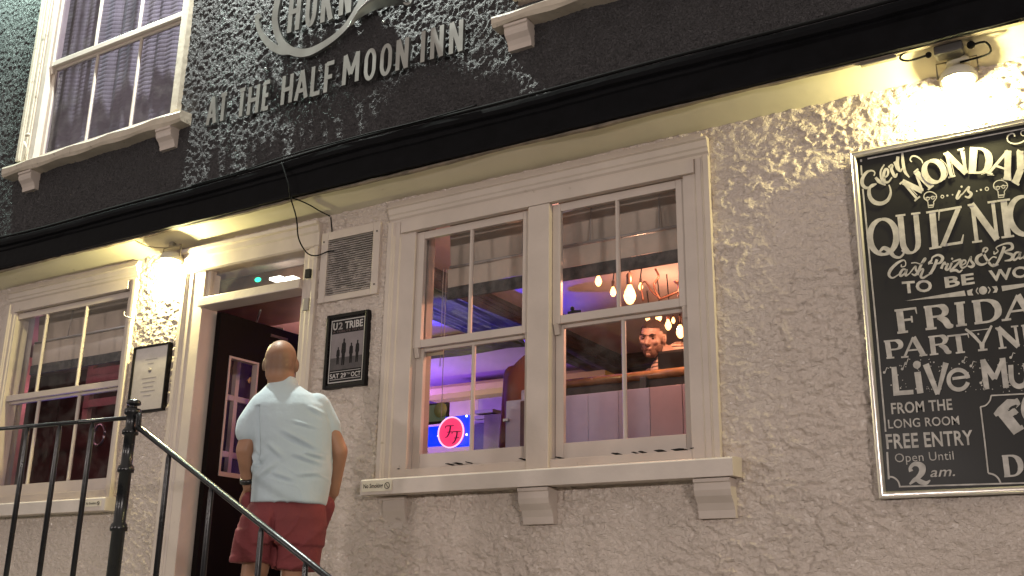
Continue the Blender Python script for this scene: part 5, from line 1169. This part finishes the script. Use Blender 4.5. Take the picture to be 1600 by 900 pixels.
for (x, y, z, w) in ((-2.38, 5.40, 3.48, 38), (-2.75, 6.5, 3.45, 22), (-1.7, 6.6, 3.5, 46)): lamp('bulb_glow', 'POINT', (x, y, z), w, (1, .46, .27), None, .03)
# bronze ceiling fitting
fit = empty('ceiling_fitting', (-2.3, 5.7, CZ), 'curly bronze chandelier arms beside the largest bulb', 'chandelier')
b = MB(); F5 = lambda px, py: at(px, py, 5.7)
b.tube(spl([F5(1024, 420), F5(1029, 432), F5(1022, 445), F5(1026, 458), F5(1032, 468)]), .007, 8); b.tube(spl([F5(1005, 470), F5(1002, 448), F5(1008, 440), F5(1018, 455), F5(1030, 466)]), .006, 8); b.tube(spl([F5(1030, 468), F5(1045, 462), F5(1060, 456), F5(1072, 455)]), .008, 8); b.lathe(F5(1060, 440), [(.03, .0), (.02, -.01), (.006, -.02), (.006, -.08), (.015, -.09)], 10)
b.build('arm', mat('bronze', (.12, .05, .03), .35, metal=.7), fit)
# coloured bar lights
lamp('purple_light', 'AREA', (-7.1, 7.8, 3.40), 80, (.22, .09, 1.0), (-6.5, 7.9, 3.8), .25, spread=140)
lamp('blue_light', 'SPOT', (-5.6, 6.3, 2.6), 480, (.02, .03, 1.0), (-4.62, 6.4, 3.75), .05, angle=50)
lamp('yellow_light', 'POINT', (-5.6, 7.9, 2.9), 10, (1, .90, .30), None, .05)
lamp('panel_fill', 'POINT', (-2.9, 5.1, 3.45), 1.8, (.78, .66, .95), None, .03)  # unseen fill light added in front of the divider boards, not a bar fitting
lamp('pink_light', 'POINT', (-5.6, 6.2, 3.3), 9, (1, .52, .42), None, .1)
lamp('left_room_light', 'POINT', (-8.3, 5.5, 3.3), 3, (1, .42, .58), None, .1)
lamp('left_blue_light', 'AREA', (-7.6, 5.35, 2.35), 2.4, (.16, .10, 1.0), (-7.1, 4.7, 2.6), .2)
# left room furniture
ch = empty('wooden_rack', (-9.2, 6.4, 1.3), 'pink lit pine ladder-back frame behind the left window', 'rack')
Y7 = 6.2
for (a0, a1, c0, c1_) in ((136, 142, 548, 640), ):
    b = MB(); b.box(gx(134, 600, Y7), gx(142, 600, Y7), Y7, Y7+.05, gz(140, 660, Y7), gz(140, 545, Y7), .004); b.build('post', m_pinkwood, ch)
for py in (560, 580, 628, 590):
    b = MB(); z = gz(160, py, Y7); b.box(gx(138, 600, Y7), gx(200, 600, Y7), Y7-.03, Y7+.0, z-.045, z+.03, .004); b.build('cross_rail', m_pinkwood, ch)
b = MB(); b.box(gx(18, 600, 5.6), gx(38, 600, 5.6), 5.6, 5.65, 1.3, gz(30, 560, 5.6), .004); tag(b.build('pink_board', m_pinkwood), 'tall pink lit board at the left edge of the left window', 'board')
b = MB(); b.box(-9.3, -7.2, 5.9, 6.5, 1.3, 2.45, .01); tag(b.build('counter', mat('dark counter', (.03, .03, .05), .5)), 'dark low counter behind the left window', 'counter')
b = MB(); p = at(158, 680, 5.9); b.tube([(p.x+.07*math.cos(a), 5.88, p.z+.09*math.sin(a)) for a in np.linspace(0, 2*math.pi, 21)], .012, 6); tag(b.build('round_tap', m_steel), 'small shiny round fitting low in the left window', 'fitting')
blk = MB(); blk.box(-6.3, -4.5, 5.1, 5.6, 3.57, CZ-.002, .01); blk.build('bulkhead', mat('brown stained bulkhead', (.20, .10, .06), .45, var=.2), ceil)
# lobby: white glazed screen, strip lights, green emergency lamp
scn = empty('lobby_screen', (-6.9, 6.5, 1.3), 'white glazed lobby screen seen over the open door', 'screen')
Y6 = 6.5
sx_0, sx_1 = gx(350, 480, Y6), gx(440, 500, Y6); st_ = gz(400, 478, Y6)
m_white = mat('white lobby paint', (.65, .52, .50), .45)
b = MB(); b.box(sx_0, sx_1, Y6, Y6+.06, st_-.08, st_, .004); b.box(sx_0, sx_0+.08, Y6, Y6+.06, 1.3, st_-.08, .004); b.box(sx_1-.08, sx_1, Y6, Y6+.06, 1.3, st_-.08, .004); xm = (sx_0+sx_1)/2; b.box(xm-.04, xm+.04, Y6, Y6+.06, 1.3, st_-.08, .004)
for z in (st_-.42, st_-.78, st_-1.2): b.box(sx_0+.08, xm-.04, Y6+.002, Y6+.058, z, z+.05, .004); b.box(xm+.04, sx_1-.08, Y6+.002, Y6+.058, z, z+.05, .004)
b.build('screen_frame', m_white, scn)
b = MB(); b.box(sx_0+.08, sx_1-.08, Y6+.03, Y6+.034, 1.3, st_-.08); b.build('screen_glass', m_glass, scn)
w2 = empty('lobby_side_window', (-5.9, 5.6, 2.0), 'white glazing bars seen through the pane of the open door', 'window')
b = MB(); xw = -5.62
for y in (5.02, 5.30, 5.58, 5.86): b.box(xw, xw+.04, y, y+.035, 1.6, 3.55, .003)
for z in (2.1, 2.55, 2.95, 3.35): b.box(xw+.003, xw+.037, 5.0, 5.9, z, z+.04, .003)
b.build('glazing_bars', m_white, w2)
b = MB(); b.box(xw-.02, xw-.01, 5.0, 5.9, 1.6, 3.55); b.build('dark_panes', mat('purple dark', (.05, .03, .09), .25), w2)
lamp('lobby_purple', 'POINT', (-5.1, 6.1, 2.4), 2.2, (.45, .18, 1.0), None, .08)
for px, lb in ((429, 'left'), (449, 'right')):
    p = at(px, 434, 4.98); b = MB(); b.box(p.x-.05, p.x+.05, 4.98, 5.05, p.z-.010, p.z+.010, .003); tag(b.build('strip_light', emis('tube light', (1, .95, .8), 4)), 'small white strip light behind the transom, %s of the two' % lb, 'strip light', 'strip lights behind the transom')
p = at(403, 437, 4.98); b = MB(); b.sphere(p, (.026, .016, .016)); tag(b.build('green_lamp', emis('green lamp', (.02, 1, .45), 3)), 'green emergency lamp glowing behind the transom glass', 'lamp')
# the man looking out
hc = at(1020, 530, 6.0)
m2 = empty('person', (hc.x+.1, 6.1, hc.z-1.62), 'man with cropped hair and striped jumper looking down through the window', 'person')
fw2 = Vector((.06, -.93, -.26)).normalized(); rt2 = fw2.cross(Vector((.10, 0, 1))).normalized(); up2 = rt2.cross(fw2); ax2 = Matrix((rt2, fw2, up2)).transposed()
P2 = lambda x, y, z: hc+ax2 @ Vector((x, y, z))
tb = hc+Vector((.14, .10, -.31))
fuse('body', head_prims(hc, ax2)+[('c', P2(0, -.03, -.06), tb+Vector((0, 0, .18)), .055, .06), ('l', [(tb.x, tb.y, tb.z-.6, .16, .11), (tb.x, tb.y, tb.z, .17, .11), (tb.x, tb.y, tb.z+.1, .15, .09)]), ('c', tb+Vector((-.2, -.0, .1)), tb+Vector((-.27, -.06, -.2)), .05, .045), ('c', tb+Vector((.2, 0, .1)), tb+Vector((.27, -.06, -.2)), .05, .045), ('c', tb+Vector((-.27, -.06, -.2)), tb+Vector((-.15, -.3, -.3)), .04, .03), ('c', tb+Vector((.27, -.06, -.2)), tb+Vector((.1, -.3, -.3)), .04, .03)]+hand_prims(tb+Vector((-.15, -.3, -.3)), (.5, -.4, -.2), (0, .3, 1), 1)+hand_prims(tb+Vector((.1, -.3, -.3)), (-.5, -.4, -.2), (0, .3, 1), 1), m_skin2, m2, .0055, 2)
b = MB()
Eu = tuple(math.degrees(a) for a in ax2.to_euler())
def topcap(v): return v
hair = prim_mesh([('e', P2(0, -.016, .036), (.0815, .1005, .092), Eu)])
keep = [i for i, f in enumerate(hair.f) if all((ax2.transposed() @ (Vector(hair.v[k])-hc)).dot(Vector((0, -.72, 1))) > .016 for k in f)]
hb = MB(); hb.add(hair.v, [hair.f[i] for i in keep], True); hb.build('hair', m_hair, m2)
for s_ in (-1, 1):
    b = MB(); b.sphere((0, 0, 0), (.0095, .0095, .0065), 10, 8); b.v = [tuple(P2(s_*.031, .0855, .010)+Vector(v)) for v in b.v]; b.build('eye', mat('eye white', (.16, .12, .11), .4), m2)
    b = MB(); b.sphere((0, 0, 0), (.0055, .004, .005), 8, 6); b.v = [tuple(P2(s_*.031-.002, .0925, .009)+Vector(v)) for v in b.v]; b.build('iris', mat('dark iris', (.02, .012, .01), .2), m2)
    b = MB(); b.tube([P2(s_*.012, .103, .028), P2(s_*.032, .102, .036), P2(s_*.053, .088, .030)], [.004, .0055, .003], 6); b.build('eyebrow', m_hair, m2)
b = MB(); b.tube([P2(-.022, .099, -.060), P2(0, .104, -.057), P2(.022, .099, -.060)], [.0015, .0022, .0015], 6); b.build('mouth', mat('lip', (.22, .10, .09), .6), m2)
jaw = prim_mesh([('e', P2(0, .047, -.078), (.045, .053, .040), Eu), ('e', P2(-.028, .015, -.052), (.042, .058, .047), Eu), ('e', P2(.028, .015, -.052), (.042, .058, .047), Eu)])
jk = [f for f in jaw.f if not all((ax2.transposed() @ (Vector(jaw.v[k])-hc)).z > -.035 for k in f)]
jb = MB(); jb.add(jaw.v, jk, True); jb.build('beard', mat('stubble beard', (.13, .075, .058), .8, var=.25, varscale=90), m2)
st_mat = mat('striped knit', (.5, .4, .35), .8); nt_ = st_mat.node_tree; wv = nt_.nodes.new('ShaderNodeTexWave'); wv.bands_direction = 'Z'; wv.inputs['Scale'].default_value = 12; wv.inputs['Distortion'].default_value = .6; tc_ = nt_.nodes.new('ShaderNodeTexCoord'); nt_.links.new(tc_.outputs['Object'], wv.inputs['Vector'])
cr = nt_.nodes.new('ShaderNodeValToRGB'); cr.color_ramp.interpolation = 'CONSTANT'; cr.color_ramp.elements[0].color = (.03, .02, .03, 1); cr.color_ramp.elements[1].position = .25; cr.color_ramp.elements[1].color = (.62, .5, .42, 1); e3 = cr.color_ramp.elements.new(.6); e3.color = (.38, .10, .06, 1); e4 = cr.color_ramp.elements.new(.8); e4.color = (.62, .5, .42, 1)
nt_.links.new(wv.outputs[0], cr.inputs[0]); nt_.links.new(cr.outputs[0], nt_.nodes['Principled BSDF'].inputs['Base Color'])
fuse('jumper', [('l', [(tb.x, tb.y, tb.z-.6, .19, .13), (tb.x, tb.y, tb.z-.1, .2, .135), (tb.x, tb.y, tb.z+.08, .19, .12), (tb.x-.03, tb.y, tb.z+.15, .13, .10), (tb.x-.06, tb.y-.02, tb.z+.21, .085, .085)]), ('c', tb+Vector((-.02, .03, .22)), tb+Vector((.18, .06, .15)), .088, .088), ('c', tb+Vector((-.10, -.03, .12)), tb+Vector((-.20, -.06, -.2)), .085, .07), ('c', tb+Vector((.16, 0, .09)), tb+Vector((.26, -.06, -.2)), .075, .06)], st_mat, m2, .009, 5)
# the person seen from behind in a rust jumper
h3 = at(838, 520, 6.5); m3 = empty('person', (h3.x, 6.5, h3.z-1.62), 'person in a rust brown jumper seen from behind, half hidden by the window mullion', 'person')
t3 = h3+Vector((-.02, .0, -.36)); ax3 = Matrix.Rotation(R(25), 3, 'Z')
fuse('body', head_prims(h3, ax3)+[('c', h3+Vector((0, 0, -.2)), h3, .055, .055), ('l', [(t3.x, t3.y, t3.z-.7, .16, .1), (t3.x, t3.y, t3.z+.1, .16, .1)]), ('c', t3+Vector((.24, 0, -.1)), t3+Vector((.30, -.12, -.34)), .045, .04), ('c', t3+Vector((.30, -.12, -.34)), t3+Vector((.34, -.32, -.22)), .04, .03)]+hand_prims(t3+Vector((.34, -.32, -.22)), (.2, -.5, .6), (1, 0, 0), 1), m_skin2, m3, .008, 3)
fuse('jumper', [('l', [(t3.x, t3.y, t3.z-.7, .20, .13), (t3.x, t3.y, t3.z-.1, .225, .14), (t3.x, t3.y, t3.z+.06, .22, .12), (t3.x, t3.y, t3.z+.14, .14, .09), (t3.x, t3.y, t3.z+.19, .07, .07)]), ('c', t3+Vector((-.17, 0, .06)), t3+Vector((-.22, .0, -.45)), .075, .06), ('c', t3+Vector((.17, 0, .06)), t3+Vector((.22, .0, -.45)), .075, .06)], mat('rust knit', (.20, .07, .035), .85), m3, .01, 5)
fuse('hair', [('e', tuple(h3+Vector((0, -.02, .03))), (.088, .10, .10)), ('e', tuple(h3+Vector((0, -.05, -.04))), (.075, .06, .08))], mat('dark hair', (.012, .010, .02), .5), m3, .008, 2)

# ------------------------------------------------------------------ lights outside
wash = empty('wall_flood', (-5.2, 4.08, 7.75), 'pale green-white floodlight on a bracket high on the pub front, above the frame', 'floodlight')
b = MB(); b.box(-5.35, -5.05, 4.02, 4.14, 7.78, 7.86, .01); b.build('housing', m_iron, wash)
b = MB(); b.tube([(-5.2, 3.92, 7.84), (-5.2, 4.5, 7.6)], .02, 8); b.build('arm', m_iron, wash)
lamp('flood', 'AREA', (-5.2, 4.08, 7.76), WASH_W, (.93, 1.0, .92), (-5.2, 4.3, 4.4), .16, .10, 170, wash)
lf = empty('wall_flood', (-7.9, 4.1, 7.3), 'second pale green floodlight high at the left end of the pub front', 'floodlight')
b = MB(); b.box(-8.0, -7.8, 4.05, 4.17, 7.33, 7.40, .01); b.build('housing', m_iron, lf)
b = MB(); b.tube([(-7.9, 4.1, 7.38), (-7.9, 4.5, 7.3)], .02, 8); b.build('arm', m_iron, lf)
lamp('flood', 'AREA', (-7.9, 4.1, 7.32), 95, (.72, 1.0, .86), (-7.9, 4.4, 5.9), .14, .1, 150, lf)
for X0_, lb, k_ in ((-14.2, 'left', .9), (-3.6, 'middle', .55), (8.5, 'right', 2.3)):  # unseen low lanterns, added as frontal fill light for the pub front
    slp = empty('fill_lantern', (X0_, -6.6, 0), 'low black lantern post across the road behind the viewer, the %s one' % lb, 'street lamp', 'lantern posts across the road')
    b = MB(); b.tube([(X0_, -6.6, .1), (X0_, -6.6, .6), (X0_, -6.6, 3.0)], [.08, .05, .04], 12); b.build('post', m_iron, slp)
    b = MB(); b.box(X0_-.5, X0_+.5, -6.7, -6.38, 3.45, 3.52, .02); b.box(X0_-.5, X0_+.5, -6.7, -6.62, 2.98, 3.45, .01); b.build('lantern', m_iron, slp)
    lamp('low_fill_light', 'AREA', (X0_, -6.4, 3.2), FILL_W*k_, (1.0, .88, .82), (-3.5, 4.7, 3.2), .9, .4, 170, slp)
b = MB(); b.box(-30, 30, -14, -10.5, 0, 8); opp = empty('opposite_house', (0, -12, 0), 'plain house row across the road behind the viewer', 'building'); b.build('front', m_brickopp, opp)
